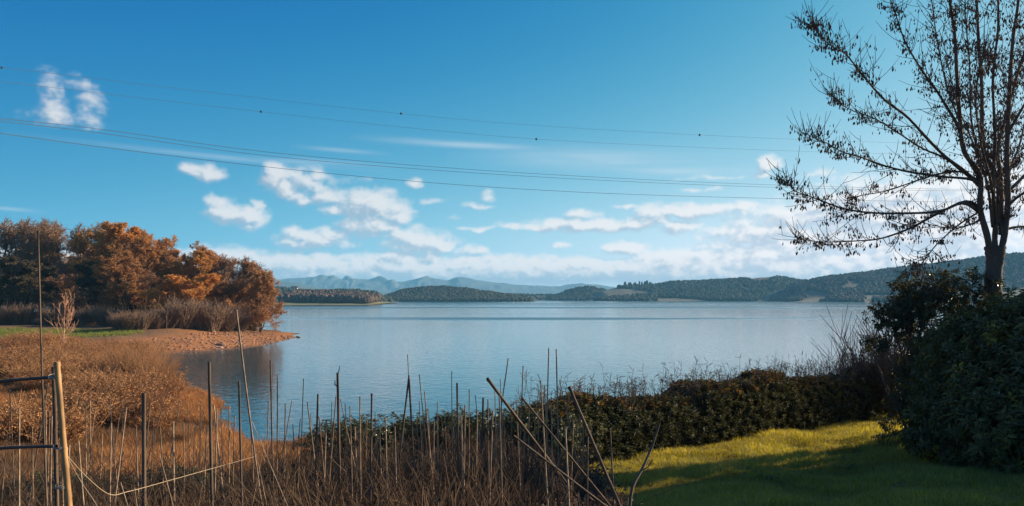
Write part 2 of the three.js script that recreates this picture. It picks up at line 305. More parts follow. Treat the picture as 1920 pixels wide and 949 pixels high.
// ------------------------------------------------------------------ far shores: hills, woods and mountains
const crownShape = (() => {          // a small uneven tree crown for far woods
  const g = new THREE.IcosahedronGeometry(1, 1); const p = g.attributes.position;
  for (let i = 0; i < p.count; i++) { const x = p.getX(i), y = p.getY(i), z = p.getZ(i), k = 0.72 + 0.6 * fbm(x * 1.9 + z * 1.3 + 9, y * 1.9 - z, 2); p.setXYZ(i, x * k, y * k * 1.1, z * k); }
  g.computeVertexNormals(); return g;
})();
function profileAt(prof, px) { if (px <= prof[0][0]) return prof[0][1]; for (let i = 1; i < prof.length; i++) if (px <= prof[i][0]) { const t = (px - prof[i - 1][0]) / (prof[i][0] - prof[i - 1][0]); return lerp(prof[i - 1][1], prof[i][1], t * t * (3 - 2 * t) * 0.5 + t * 0.5); } return prof[prof.length - 1][1]; }
function hill(name, label, prof, d, front, back, rgb, o = {}) {
  const nx = o.nx || 160, nz = o.nz || 36, x0 = prof[0][0], x1 = prof[prof.length - 1][0], rough = o.rough ?? 3, drop = o.treeTop || 0;
  const hAt = (px0, t) => { const px = o.warp && t < 0 ? clamp(px0 + (fbm(px0 / 45 + 3, t * 4 + 8, 3) - 0.5) * o.warp * Math.min(1, -t * 2.5), x0, x1) : px0;          // t -1 at the front foot, 0 on the ridge, 1 at the back foot
    const row = profileAt(prof, px), ridge = EYE + (HORIZON - row) / F * d - drop, endFade = sstep(0, 0.06, (px - x0) / (x1 - x0)) * sstep(1, 0.94, (px - x0) / (x1 - x0));
    const shape = t < 0 ? sstep(-1.05, 0.35, t) / sstep(-1.05, 0.35, 0) : 1 - sstep(0, 1, t) * 0.9;
    const x = (px - 960) / F * d, gully = 1 + (o.gully ?? 0.3) * (fbm(x / 130 + 5, t * 2.2 + d, 3) - 0.5) * (1 - Math.abs(t)) * (t < 0 ? 1 : 0.3) * Math.min(1, -t * 4 + (t > 0 ? 1 : 0));
    return Math.max(-2, lerp(-2, ridge, o.ends ? 1 : endFade * 0.999 + 0.001) * Math.max(0, shape) * gully + (shape < 0.02 ? -1 : 0));
  };
  const pos = [], col = [], uv = [], idx = [];
  for (let j = 0; j <= nz; j++) for (let i = 0; i <= nx; i++) {
    const t = lerp(-1, 1, j / nz), px = lerp(x0, x1, i / nx), x = (px - 960) / F * d, z = d + (t < 0 ? t * front : t * back);
    const n = fbm(x / (o.crag || d / 60) + 50, z / (o.crag ? o.crag * 3 : d / 60), 4);
    pos.push(x, hAt(px, t) + (n - 0.5) * rough * (t > -0.97 ? 1 : 0), -z); uv.push(x / 40, z / 40);
    const f = o.fields ? sstep(0.60, 0.66, fbm(x / (d / 26) + 7, z / (d / 14), 2)) : 0, b = 0.75 + 0.5 * n;
    col.push(lerp(rgb[0] * b, o.fields ? o.fields[0] : 0, f), lerp(rgb[1] * b, o.fields ? o.fields[1] : 0, f), lerp(rgb[2] * b, o.fields ? o.fields[2] : 0, f));
  }
  for (let j = 0; j < nz; j++) for (let i = 0; i < nx; i++) { const a = j * (nx + 1) + i, b = a + nx + 1; idx.push(a, a + 1, b, a + 1, b + 1, b); }
  const g = new THREE.BufferGeometry(); g.setAttribute('position', new THREE.Float32BufferAttribute(pos, 3)); g.setAttribute('uv', new THREE.Float32BufferAttribute(uv, 2)); g.setAttribute('color', new THREE.Float32BufferAttribute(col, 3)); g.setIndex(idx); g.computeVertexNormals();
  const m = mesh(name, g, o.mat || std([1, 1, 1], { vertexColors: true, roughness: 1 })); tag(m, label, 'hill', null, 'structure');
  m.userData.surface = undefined; delete m.userData.surface;
  return { hAt, x0, x1, d, front, back, xz: (px, t) => [(px - 960) / F * d, d + (t < 0 ? t * front : t * back)] };
}
function wood(name, label, hl, count, size, tint, seed, o = {}) {
  const r = rng(seed), list = [];
  while (list.length < count) {
    const px = lerp(o.px0 ?? hl.x0, o.px1 ?? hl.x1, r()), t = r() < (o.ridge ?? 0.25) ? (r() - 0.7) * 0.12 : -Math.pow(r(), 0.8) * (o.low ?? 0.93), [x, z] = hl.xz(px, t);
    const clear = fbm(x / (hl.d / 26) + 7, z / (hl.d / 14), 2); if (o.gaps && clear > 0.585) continue;
    const s = size * (0.6 + 0.8 * r()), y = hl.hAt(px, t), k = 0.65 + 0.7 * r(), w = r();
    if (y < 0.6) continue;
    list.push([V(x, y + s * (o.lift ?? 0.5), -z), [r() * 0.4, r() * 6.28, r() * 0.4], V(s * (o.slim ?? 1), s * (0.9 + 0.35 * r()), s * (o.slim ?? 1)), [lerp(tint[0][0], tint[1][0], w) * k, lerp(tint[0][1], tint[1][1], w) * k, lerp(tint[0][2], tint[1][2], w) * k]]);
  }
  return tag(copies(name, crownShape, std([1, 1, 1], { roughness: 1 }), list), label, 'forest');
}
const WINTER_OAK = [[0.030, 0.040, 0.022], [0.060, 0.052, 0.032]], BROWN = [[0.075, 0.05, 0.04], [0.13, 0.085, 0.06]];
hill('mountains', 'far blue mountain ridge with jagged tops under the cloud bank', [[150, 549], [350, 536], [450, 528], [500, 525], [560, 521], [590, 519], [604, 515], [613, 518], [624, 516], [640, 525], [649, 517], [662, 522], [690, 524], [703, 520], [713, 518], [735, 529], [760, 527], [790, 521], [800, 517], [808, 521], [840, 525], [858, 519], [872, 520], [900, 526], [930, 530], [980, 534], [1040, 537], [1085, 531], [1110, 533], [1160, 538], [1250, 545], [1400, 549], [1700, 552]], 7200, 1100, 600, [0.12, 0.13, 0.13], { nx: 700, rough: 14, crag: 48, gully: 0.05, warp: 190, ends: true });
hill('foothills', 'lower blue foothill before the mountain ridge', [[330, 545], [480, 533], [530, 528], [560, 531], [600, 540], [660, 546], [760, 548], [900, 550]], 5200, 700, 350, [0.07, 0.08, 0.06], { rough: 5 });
const dam = hill('low_ridge', 'long low straight ridge closing the far end of the lake', [[840, 556], [900, 550], [950, 552.5], [1000, 554], [1060, 554], [1110, 553], [1180, 556]], 2050, 240, 120, [0.05, 0.05, 0.035], { ends: true });
wood('far_forest', 'thin dark trees along the low ridge at the far end of the lake', dam, 1200, 2.2, WINTER_OAK, 5, { ridge: 0.6 });
const knoll = hill('knoll', 'small rounded wooded hill before the far shore', [[1020, 558], [1045, 553], [1065, 545], [1085, 540], [1105, 538], [1130, 543], [1160, 553], [1180, 558]], 1950, 150, 100, [0.04, 0.045, 0.03], { treeTop: 2 });
wood('far_forest', 'dark wood covering the small rounded hill at the far shore', knoll, 1600, 2.8, WINTER_OAK, 6, { ridge: 0.2 });
const mid = hill('wooded_hill', 'dark rounded wooded hill in the middle of the far shore', [[690, 566], [716, 560], [735, 551], [760, 543], [795, 539], [830, 538], [870, 541], [910, 547], [945, 552], [985, 557], [1010, 562]], 1480, 150, 140, [0.035, 0.04, 0.025], { treeTop: 3 });
wood('far_forest', 'dense dark wood covering the rounded hill on the middle shore', mid, 6500, 2.7, WINTER_OAK, 7);
const long = hill('long_hill', 'long wooded hill with pale clearings on the far shore', [[1080, 561], [1110, 551], [1130, 543], [1160, 538], [1200, 536.5], [1225, 535], [1260, 529], [1300, 528], [1340, 526], [1400, 523], [1425, 519], [1445, 518], [1470, 521], [1500, 526], [1530, 529], [1600, 532], [1700, 545], [1800, 556]], 1850, 300, 200, [0.04, 0.045, 0.03], { fields: [0.08, 0.07, 0.05], treeTop: 2, nx: 240 });
wood('far_forest', 'dark wood with clearings on the long hill of the far shore', long, 9000, 3.0, WINTER_OAK, 8, { gaps: true });
const right = hill('right_hill', 'tall brownish hillside rising behind the large tree', [[1400, 566], [1450, 555], [1500, 533], [1530, 525], [1570, 518], [1620, 513], [1680, 505], [1740, 499], [1800, 491], [1850, 484], [1920, 476], [2050, 467], [2200, 472], [2400, 500], [2600, 540]], 1520, 290, 300, [0.07, 0.055, 0.04], { fields: [0.09, 0.075, 0.055], treeTop: 2, nx: 260 });
wood('far_forest', 'bare brown wood on the tall hillside behind the large tree', right, 12000, 2.7, [[0.05, 0.045, 0.03], [0.11, 0.075, 0.055]], 9, { gaps: true, px1: 2050 });
const bank = hill('far_bank', 'low grassy bank beyond the headland with a pale shoreline', [[330, 556], [450, 555], [520, 554], [560, 556], [620, 558.5], [680, 562], [708, 566], [722, 568.6]], 860, 110, 150, [0.17, 0.15, 0.06], { ends: true, rough: 1 });
wood('bare_wood', 'bare brown winter wood on the low bank beyond the headland', bank, 4200, 2.3, BROWN, 10, { px0: 556, px1: 712, low: 0.62, slim: 0.7, lift: 1.6 });
const back = hill('back_rise', 'dark rise with trees behind the low bank', [[300, 540], [470, 541], [520, 544], [560, 549], [600, 550], [640, 548], [680, 549], [705, 553], [722, 561], [735, 566]], 1250, 160, 120, [0.06, 0.055, 0.035], { ends: true });
wood('far_forest', 'dark blue wood on the rise behind the low bank', back, 2800, 2.8, WINTER_OAK, 12, { ridge: 0.5 });

// trees one can pick out on the far ridges
{
  const pineParts = [[1172, 534, 14, 3.4], [1181, 534.5, 13, 5.2], [1190.5, 534, 12, 4.4], [1199, 533, 14, 2.2], [1203.5, 533, 13, 2.2], [1209, 532.5, 12.5, 3.0], [1213, 532, 14.5, 3.4], [1219, 531.5, 10, 3.4]];
  const words = ['leftmost', 'second', 'third', 'fourth', 'fifth', 'sixth', 'seventh', 'rightmost'];
  pineParts.forEach(([px, row, h, w], i) => {
    h *= 0.85; const g = group('ridge_tree', V((px - 960) / F * 1852, 0, -1852)); g.position.y = EYE + (HORIZON - row - 4) / F * 1852 - 1;
    tag(g, `${words[i]} dark tree of the row standing on the far ridge`, 'tree', 'row of trees on the far ridge');
    const t = new Shape(); t.tube([V(0, -2, 0), V(0, h * 0.5, 0)], [0.5, 0.3], 5); mesh('trunk', t.build(), M.oakBark, g);
    const c = mesh('crown', crownShape, std([0.035, 0.045, 0.025]), g); c.position.y = h * 0.58; c.scale.set(w, h * 0.52, w);
  });
}
function farHouse(px, row, d, w, label, wallRGB, roofRGB) {
  const g = group('house', at(px, row, d)); tag(g, label, 'house', 'small houses on the far slopes');
  const wall = new THREE.BoxGeometry(w, w * 0.55, w * 0.7); wall.translate(0, w * 0.27, 0); mesh('wall', wall, std(wallRGB), g);
  const s = new THREE.Shape(); s.moveTo(-w * 0.42, 0); s.lineTo(w * 0.42, 0); s.lineTo(0, w * 0.26); s.closePath();
  const roof = new THREE.ExtrudeGeometry(s, { depth: w * 1.08, bevelEnabled: false }); roof.translate(0, 0, -w * 0.54); roof.rotateY(Math.PI / 2); roof.translate(0, w * 0.552, 0); mesh('roof', roof, std(roofRGB), g);
}
farHouse(552, 547, 1090, 9, 'small dark-roofed house among trees beyond the headland', [0.5, 0.46, 0.4], [0.10, 0.06, 0.05]);
farHouse(1226, 535, 1830, 5, 'tiny white house at the end of the row of ridge trees', [0.8, 0.78, 0.74], [0.3, 0.16, 0.1]);
farHouse(1287, 532, 1820, 5, 'tiny white house high on the long wooded hill', [0.8, 0.78, 0.74], [0.3, 0.16, 0.1]);

// ------------------------------------------------------------------ trees: a skeleton that branches, then leaves on the twigs
function growTree(seed, o) {
  const r = rng(seed), wood_ = new Shape(), twigs = new Shape(), leaves = new Shape(), tips = [];
  const bend = (d, k) => d.clone().add(V((r() - 0.5) * k, (r() - 0.5) * k, (r() - 0.5) * k)).normalize();
  function branch(p, dir, len, rad, level) {
    const segs = level === 0 ? 7 : level < 3 ? 5 : 3, pts = [p.clone()], rads = [rad]; let d = dir.clone(), q = p.clone();
    for (let s = 1; s <= segs; s++) {
      d = bend(d, o.wander[Math.min(level, o.wander.length - 1)]); d.y += o.lift[Math.min(level, o.lift.length - 1)] / segs; d.normalize();
      q = q.clone().addScaledVector(d, len / segs); pts.push(q); rads.push(Math.max(o.thin, rad * lerp(1, level === 0 ? 0.45 : 0.3, s / segs)));
    }
    (level < 2 ? wood_ : twigs).tube(pts, rads, level === 0 ? 8 : level === 1 ? 6 : level === 2 ? 4 : 3, false);
    if (level >= o.levels) { tips.push([pts, d, level]); return; }
    if (level >= o.levels - 1) tips.push([pts, d, level]);
    const n = Math.round(o.kids[level] * (0.8 + 0.4 * r()));
    for (let k = 0; k < n; k++) {
      const f = level === 0 ? lerp(o.bare, 1, (k + r()) / n) : lerp(0.25, 1, Math.sqrt((k + r()) / n)), x = f * segs, i = Math.min(segs - 1, Math.floor(x)), base = pts[i].clone().lerp(pts[i + 1], x - i);
      const along = pts[i + 1].clone().sub(pts[i]).normalize(), side = randDir(r, -0.3, 0.6), ang = o.angle[Math.min(level, o.angle.length - 1)] * (0.7 + 0.6 * r()) * (level === 0 ? lerp(1.15, 0.55, f) : 1);
      const cd = along.clone().multiplyScalar(Math.cos(ang)).addScaledVector(side.sub(along.clone().multiplyScalar(side.dot(along))).normalize(), Math.sin(ang)).normalize();
      const l = level === 0 ? o.limb * lerp(1.05, 0.6, f) * (0.8 + 0.4 * r()) : len * o.shrink * (0.7 + 0.5 * r());
      branch(base, cd, l, Math.max(o.thin, lerp(rads[i], rads[i + 1], x - i) * (level === 0 ? 0.5 : 0.6)), level + 1);
    }
  }
  branch(V(0, -0.3, 0), V((r() - 0.5) * 0.12, 1, (r() - 0.5) * 0.12).normalize(), o.height * 0.82, o.rad, 0);
  if (o.leaves) for (const [pts, d, level] of tips) for (let k = 0; k < o.leaves; k++) {
    if (r() > o.keep) continue;
    const a = pts[(r() * (pts.length - 1)) | 0], b = pts[pts.length - 1], c = a.clone().lerp(b, r()).addScaledVector(randDir(r), o.scatter * r());
    const w = r(), t = 0.7 + 0.6 * r(), z = o.tint; leaves.col = [0, 1, 2].map((i) => lerp(z[0][i], z[1][i], w) * t);
    for (let m = 0; m < o.perClump; m++) leaves.leaf(c, randDir(r, -0.7, 0.5), randDir(r), o.leafLen * (0.7 + 0.6 * r()), o.leafLen * 0.6, 0.2, 0.2);
  }
  return { wood: wood_.build(), twigs: twigs.build(), leaves: o.leaves ? leaves.build() : null };
}
function treeThing(name, label, category, kit, mats, grp) {
  const g = group(name); tag(g, label, category, grp);
  mesh('trunk', kit.wood, mats[0], g); mesh('branches', kit.twigs, mats[1], g).userData.kind = 'stuff'; if (kit.leaves) mesh('crown', kit.leaves, mats[2], g);
  return g;
}
function another(o, name) { const c = o.clone(); c.name = numbered(name); scene.add(c); return c; }
const OAK = { wander: [0.16, 0.35, 0.45, 0.5], lift: [0.3, 0.55, 0.35, 0.2], thin: 0.022, levels: 4, kids: [13, 5, 4, 3], bare: 0.2, angle: [0.95, 0.7, 0.7], limb: 6.2, shrink: 0.6, height: 18, rad: 0.33, scatter: 0.5, leafLen: 0.26, perClump: 3, keep: 1, leaves: 4, tint: [[0.46, 0.19, 0.032], [0.74, 0.37, 0.075]] };
const kits = [
  growTree(101, { ...OAK, leaves: 18, leafLen: 0.23, bare: 0.14 }),                                                                      // 0 full rust-orange
  growTree(102, { ...OAK, leaves: 15, leafLen: 0.23, bare: 0.12, tint: [[0.34, 0.145, 0.035], [0.54, 0.26, 0.075]], limb: 5.4 }),          // 1 brown-orange
  growTree(103, { ...OAK, leaves: 6, keep: 0.6, bare: 0.14, tint: [[0.36, 0.15, 0.05], [0.52, 0.24, 0.09]], limb: 4.8, leafLen: 0.21, thin: 0.028, kids: [15, 6, 5, 4] }),  // 2 thin brown
  growTree(104, { ...OAK, leaves: 3, keep: 0.4, leafLen: 0.2, bare: 0.15, thin: 0.03, tint: [[0.32, 0.17, 0.075], [0.46, 0.26, 0.12]], limb: 4.8, kids: [16, 7, 6, 4] }),  // 3 nearly bare
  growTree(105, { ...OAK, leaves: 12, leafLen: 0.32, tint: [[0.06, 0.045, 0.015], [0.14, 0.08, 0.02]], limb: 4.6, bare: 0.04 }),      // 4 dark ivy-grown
  growTree(106, { ...OAK, leaves: 18, leafLen: 0.23, limb: 5.6, bare: 0.06, height: 13, tint: [[0.54, 0.22, 0.034], [0.84, 0.41, 0.08]] }),   // 5 low, leafy to the ground
  growTree(107, { ...OAK, leaves: 8, keep: 0.6, limb: 4.0, leafLen: 0.22, thin: 0.03, kids: [14, 6, 5, 4], bare: 0.03, height: 14, tint: [[0.38, 0.17, 0.05], [0.58, 0.29, 0.09]] }),   // 6 brown, hanging to the ground
];
{
  const kinds = [
    ['autumn_tree', 'tall rust-orange oak'], ['autumn_tree', 'brown-orange oak'], ['autumn_tree', 'thinly leaved brown oak'], ['bare_tree', 'nearly bare grey-brown tree'], ['ivy_tree', 'dark ivy-grown tree'], ['autumn_tree', 'low bright orange oak'], ['autumn_tree', 'brown oak leafy to the ground'],
  ];
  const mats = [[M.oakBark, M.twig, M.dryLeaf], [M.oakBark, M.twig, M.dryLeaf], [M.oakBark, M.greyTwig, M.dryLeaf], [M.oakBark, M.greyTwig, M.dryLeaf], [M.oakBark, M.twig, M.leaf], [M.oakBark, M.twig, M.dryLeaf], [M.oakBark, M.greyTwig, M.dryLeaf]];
  const base = kits.map(() => null);
  // px of the trunk, row of the top, metres ahead, kind, turn, where it stands among the others
  const spots = [
    [488, 505, 147, 6, 0.3, 'at the very tip of the wood, over the water'], [470, 488, 152, 6, 1.9, 'second from the tip of the wood, beside the water'], [449, 478, 153, 3, 0.8, 'rising behind the tip of the wood'], [424, 482, 158, 3, 2.6, 'left of the tip of the wood'],
    [398, 470, 160, 2, 4.1, 'in the falling right half of the wood top'], [372, 468, 158, 0, 0.5, 'right of centre, above the two low orange oaks'], [345, 452, 163, 1, 1.2, 'behind the low orange oaks'], [318, 446, 168, 2, 3.3, 'on the right shoulder of the wood'], [292, 438, 160, 1, 5.2, 'right of the two highest orange crowns'],
    [262, 424, 166, 0, 2.2, 'on the crest, right of the highest crown'], [228, 416, 158, 0, 3.6, 'with the highest crown at the crest of the wood'], [196, 418, 163, 0, 0.2, 'on the crest, left of the highest crown'],
    [170, 414, 172, 3, 1.1, 'just left of the orange crest'], [146, 415, 165, 3, 2.9, 'on the wood top above the pale sapling'], [120, 410, 175, 3, 4.4, 'behind the pale sapling'], [97, 412, 168, 3, 5.5, 'right of the tall thin stake'], [74, 407, 172, 3, 0.6, 'behind the tall thin stake'], [50, 405, 166, 3, 3.0, 'left of the tall thin stake'], [24, 407, 174, 3, 1.7, 'second from the picture edge on the wood top'], [-2, 405, 168, 3, 2.3, 'cut by the picture edge, on the wood top'], [-34, 410, 170, 3, 5.0, 'just beyond the picture edge'],
    [322, 515, 141, 5, 0.4, 'in front, left of a pair above the scrub'], [384, 512, 143, 5, 2.0, 'in front, right of a pair above the scrub'], [238, 478, 147, 1, 4.7, 'in the front row of the wood above the green grass'], [205, 462, 152, 1, 0.9, 'in the front row, left of the oak above the green grass'], [272, 500, 150, 2, 3.8, 'in the front row, left of the low orange pair'],
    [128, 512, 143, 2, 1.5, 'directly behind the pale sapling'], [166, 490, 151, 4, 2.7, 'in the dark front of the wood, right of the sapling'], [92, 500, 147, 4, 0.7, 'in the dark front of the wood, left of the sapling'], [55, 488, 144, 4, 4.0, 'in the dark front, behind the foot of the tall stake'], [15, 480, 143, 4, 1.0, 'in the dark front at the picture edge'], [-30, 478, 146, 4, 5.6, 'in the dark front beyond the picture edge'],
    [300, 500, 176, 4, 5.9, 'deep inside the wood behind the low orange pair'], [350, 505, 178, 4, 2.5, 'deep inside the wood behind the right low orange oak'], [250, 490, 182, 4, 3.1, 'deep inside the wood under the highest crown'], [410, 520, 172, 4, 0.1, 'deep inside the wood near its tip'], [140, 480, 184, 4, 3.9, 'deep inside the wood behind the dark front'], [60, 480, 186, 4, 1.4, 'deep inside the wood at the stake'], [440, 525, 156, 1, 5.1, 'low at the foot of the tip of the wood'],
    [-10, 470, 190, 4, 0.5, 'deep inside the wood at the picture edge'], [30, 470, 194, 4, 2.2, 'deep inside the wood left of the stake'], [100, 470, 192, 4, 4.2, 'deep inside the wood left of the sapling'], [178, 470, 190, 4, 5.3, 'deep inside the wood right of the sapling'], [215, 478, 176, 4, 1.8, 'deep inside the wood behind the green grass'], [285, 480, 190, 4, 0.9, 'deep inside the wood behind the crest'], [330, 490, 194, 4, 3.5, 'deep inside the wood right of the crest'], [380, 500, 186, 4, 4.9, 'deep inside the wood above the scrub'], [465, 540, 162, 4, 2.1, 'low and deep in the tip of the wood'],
  ];
  for (const [px, top, d, k, turn, where] of spots) {
    const x = (px - 960) / F * d, y0 = groundY(x, d), yTop = EYE - (top - HORIZON) / F * d;
    let t;
    if (!base[k]) { t = base[k] = treeThing(kinds[k][0], '', 'tree', kits[k], mats[k]); kits[k].wood.computeBoundingBox(); kits[k].twigs.computeBoundingBox(); } else t = another(base[k], kinds[k][0]);
    const full = kits[k].twigs.boundingBox.max.y, s = (yTop - y0) / full;
    t.position.set(x, y0, -d); t.rotation.y = turn; t.scale.set(lerp(s, 1, 0.35), s, lerp(s, 1, 0.35));
    tag(t, `${kinds[k][1]} ${where}`, 'tree', 'trees of the autumn wood on the headland');
  }
}

// ------------------------------------------------------------------ scrub and dry grass on the headland and the heath
function twigBush(seed, o) {
  const r = rng(seed), s = new Shape(), lv = new Shape();
  for (let k = 0; k < o.stems; k++) {
    const a = r() * 6.28, lean = Math.pow(r(), 0.6) * o.spread, d = V(Math.cos(a) * lean, 1, Math.sin(a) * lean).normalize(), L = o.height * (0.6 + 0.45 * r()), p = V(Math.cos(a) * o.base * r(), -0.05, Math.sin(a) * o.base * r());
    const pts = [p]; let q = p, dd = d; const n = 4; for (let i = 0; i < n; i++) { dd = dd.clone().add(V((r() - 0.5) * o.wander, 0.06, (r() - 0.5) * o.wander)).normalize(); q = q.clone().addScaledVector(dd, L / n); pts.push(q); }
    s.tube(pts, pts.map((_, i) => lerp(o.rad, o.tipRad, i / n)), 3, false);
    for (let j = 0; j < o.side; j++) {
      const f = (0.2 + 0.8 * r()) * n, i = Math.min(n - 1, f | 0), b = pts[i].clone().lerp(pts[i + 1], f - i), cd = dd.clone().addScaledVector(randDir(r, -0.2, 0.7), o.fan).normalize(), l = L * (0.15 + 0.25 * r()), m = b.clone().addScaledVector(cd, l * 0.5).add(V(0, l * 0.04, 0)), e = m.clone().addScaledVector(cd, l * 0.5).add(V(0, l * 0.1, 0));
      s.tube([b, m, e], [o.tipRad * 1.2, o.tipRad, o.tipRad * 0.8], 3, false);
      if (o.leafLen) for (let w = 0; w < o.leaves; w++) { const t = 0.65 + 0.7 * r(), mix = r(); lv.col = [0, 1, 2].map((c) => lerp(o.tint[0][c], o.tint[1][c], mix) * t); lv.leaf(b.clone().lerp(e, r()).addScaledVector(randDir(r), o.leafLen * 0.5), randDir(r, -0.8, 0.6), randDir(r), o.leafLen * (0.6 + 0.8 * r()), o.leafLen * 0.55); }
    }
  }
  return { twigs: s.build(), leaves: o.leafLen ? lv.build() : null };
}
function bushThing(name, label, kit, mat, leafM, pos, scale, turn, grp, category = 'shrub') {
  const g = group(name, pos, turn); g.scale.set(...(Array.isArray(scale) ? scale : [scale, scale, scale])); tag(g, label, category, grp);
  mesh('stems', kit.twigs, mat, g); if (kit.leaves) mesh('leaves', kit.leaves, leafM, g).userData.kind = 'stuff'; return g;
}
{
  const scrub = [1, 2, 3].map((k) => twigBush(200 + k, { stems: 170, spread: 0.85, height: 3.2, base: 1.1, wander: 0.3, rad: 0.03, tipRad: 0.016, side: 8, fan: 0.9, leafLen: 0.13, leaves: 2, tint: [[0.14, 0.085, 0.055], [0.22, 0.13, 0.08]] }));
  const where = [
    [470, 150, 3.6, 'at the foot of the wood tip'], [448, 143, 3.3, 'second from the wood tip'], [418, 137, 4.6, 'largest, below the right low orange oak'], [392, 134, 4.4, 'directly below the right low orange oak'], [366, 134, 4.2, 'between the two low orange oaks'], [340, 131, 4.4, 'below the left low orange oak'],
    [312, 129, 3.4, 'left of the low orange pair'], [288, 127, 2.8, 'at the edge of the red beach'], [262, 125, 2.8, 'small, between beach and wood'], [240, 124, 3.0, 'beside the green grass'], [222, 127, 2.2, 'smallest, at the right end of the green grass'], [200, 138, 3.2, 'in the wood shade behind the green grass'], [165, 140, 3.2, 'in the wood shade above the sapling foot'], [100, 140, 3.4, 'in the dark wood edge left of the sapling'], [40, 139, 3.6, 'in the dark wood edge near the picture side'], [5, 138, 3.2, 'in the dark wood edge cut by the picture side'],
    [190, 152, 4.6, 'deep in the wood behind the green grass'], [225, 156, 4.8, 'deep in the wood, right of the green grass'], [258, 158, 4.8, 'deep in the wood under the crest'], [290, 158, 5.0, 'deep in the wood left of the low oaks'], [322, 157, 5.0, 'deep in the wood behind the left low oak'], [355, 158, 5.0, 'deep in the wood between the low oaks'], [388, 160, 5.0, 'deep in the wood behind the right low oak'], [418, 160, 4.8, 'deep in the wood near the tip'], [445, 158, 4.4, 'deepest in the wood tip'], [140, 156, 4.6, 'deep in the wood behind the sapling'],
  ];
  where.forEach(([px, d, h, w], i) => bushThing('grey_scrub', `grey-brown bare scrub bush ${w}`, scrub[i % 3], M.greyTwig, M.dryLeaf, onGround((px - 960) / F * d, d), [h / 3.0, h / 3.2, h / 3.0], i * 1.3, 'grey scrub along the foot of the wood', 'bush'));

  // pale bare sapling
  const sap = growTree(301, { wander: [0.05, 0.16, 0.25], lift: [0.3, 0.5, 0.4], thin: 0.016, levels: 3, kids: [15, 4, 2], bare: 0.24, angle: [0.85, 0.5, 0.5], limb: 2.1, shrink: 0.5, height: 6.0, rad: 0.075, leaves: 0 });
  const s = treeThing('sapling', 'pale bare sapling standing alone before the dark wood', 'tree', sap, [M.paleTwig, M.paleTwig]);
  const sx = (118 - 960) / F * 84; s.position.copy(onGround(sx, 84)); s.scale.setScalar(1.05);

  // rust-coloured willow scrub by the inlet
  const will = [1, 2].map((k) => twigBush(320 + k, { stems: 150, spread: 0.7, height: 4.2, base: 0.8, wander: 0.2, rad: 0.022, tipRad: 0.008, side: 9, fan: 0.7, leafLen: 0.07, leaves: 2, tint: [[0.34, 0.13, 0.035], [0.5, 0.22, 0.07]] }));
  [[262, 56, 3.4, 'largest, left of the inlet water'], [290, 54, 2.6, 'at the edge of the inlet, right of the largest'], [226, 60, 2.4, 'left of the largest, on the slope'], [318, 45, 1.2, 'nearest the inlet water'], [345, 36, 0.9, 'low at the water side behind the canes']].forEach(([px, d, h, w], i) =>
    bushThing('willow_scrub', `rust-orange twiggy willow bush ${w}`, will[i % 2], M.rustTwig, M.dryLeaf, onGround((px - 960) / F * d, d), [h / 4.2 * 1.1, h / 4.2, h / 4.2 * 1.1], i * 2.1, 'willow scrub beside the inlet', 'bush'));
  const heath = [1, 2, 3].map((k) => twigBush(340 + k, { stems: 120, spread: 1.1, height: 1.15, base: 0.8, wander: 0.4, rad: 0.012, tipRad: 0.006, side: 8, fan: 1.1, leafLen: 0.065, leaves: 4, tint: [[0.24, 0.10, 0.034], [0.56, 0.265, 0.08]] }));
  const r = rng(350), spots = [];
  for (let i = 0; i < 46; i++) { const d = 26 + Math.pow(r(), 0.8) * 72, px = -20 + r() * 300; if (shoreDistance((px - 960) / F * d, d) > 3) spots.push([px, d, 1 + r() * 1.0]); }
  spots.sort((a, b) => b[1] - a[1]);
  spots.forEach(([px, d, h], i) => bushThing('heath_bush', 'low rust-brown heath bush on the dry slope left of the inlet', heath[i % 3], M.rustTwig, M.dryLeaf, onGround((px - 960) / F * d, d), [h * 1.2, h * 0.9, h * 1.2], i * 1.7, 'low bushes of the dry heath slope', 'bush'));

  // dry grass: too much to count
  const tuft = (seed, n, L, w, tint) => { const r = rng(seed), s = new Shape(); for (let k = 0; k < n; k++) { const m = r(), t = 0.7 + 0.6 * r(); s.col = [0, 1, 2].map((c) => lerp(tint[0][c], tint[1][c], m) * t); const a = r() * 6.28, d = V(Math.cos(a) * 0.5 * r(), 1, Math.sin(a) * 0.5 * r()).normalize(), b = V((r() - 0.5) * L * 0.5, -0.03, (r() - 0.5) * L * 0.5), l = L * (0.5 + 0.6 * r()); s.blade(b, d, l, w, V(Math.cos(a) * l * 0.35 * r(), -l * 0.15 * r(), Math.sin(a) * l * 0.35 * r()), V(-Math.sin(a + r()), 0, Math.cos(a + r()))); } return s.build(); };
  const strawTuft = tuft(360, 26, 0.55, 0.016, [[0.40, 0.16, 0.04], [0.66, 0.32, 0.095]]);
  const list = [], q = rng(361);
  while (list.length < 30000) {
    const d = 13 * Math.pow(112 / 13, q()), px = -60 + q() * 760, x = (px - 960) / F * d, sd = shoreDistance(x, d);
    if (sd < 0.8 || (d > 88 && sd < 15) || Math.hypot((x + 71) / 14, (d - 119) / 8) < 1) continue;
    const n = fbm(x * 0.25, d * 0.25, 3); if (q() > 0.25 + 1.2 * n) continue;
    const dark = sstep(0.50, 0.62, fbm(x * 0.16 + 40, d * 0.10, 3)), k = (0.5 + 0.8 * q()) * lerp(1, 0.42, dark), s = (0.55 + 0.8 * q()) * lerp(1.1, 0.7, dark) * lerp(1, 0.6, sstep(40, 60, d));
    list.push([onGround(x, d), [0, q() * 6.28, 0], s, [k, k * (0.86 + 0.2 * q()), k * (0.8 + 0.3 * q())]]);
  }
  tag(copies('dry_grass', strawTuft, M.straw, list), 'dry straw-coloured grass covering the heath slope', 'grass');
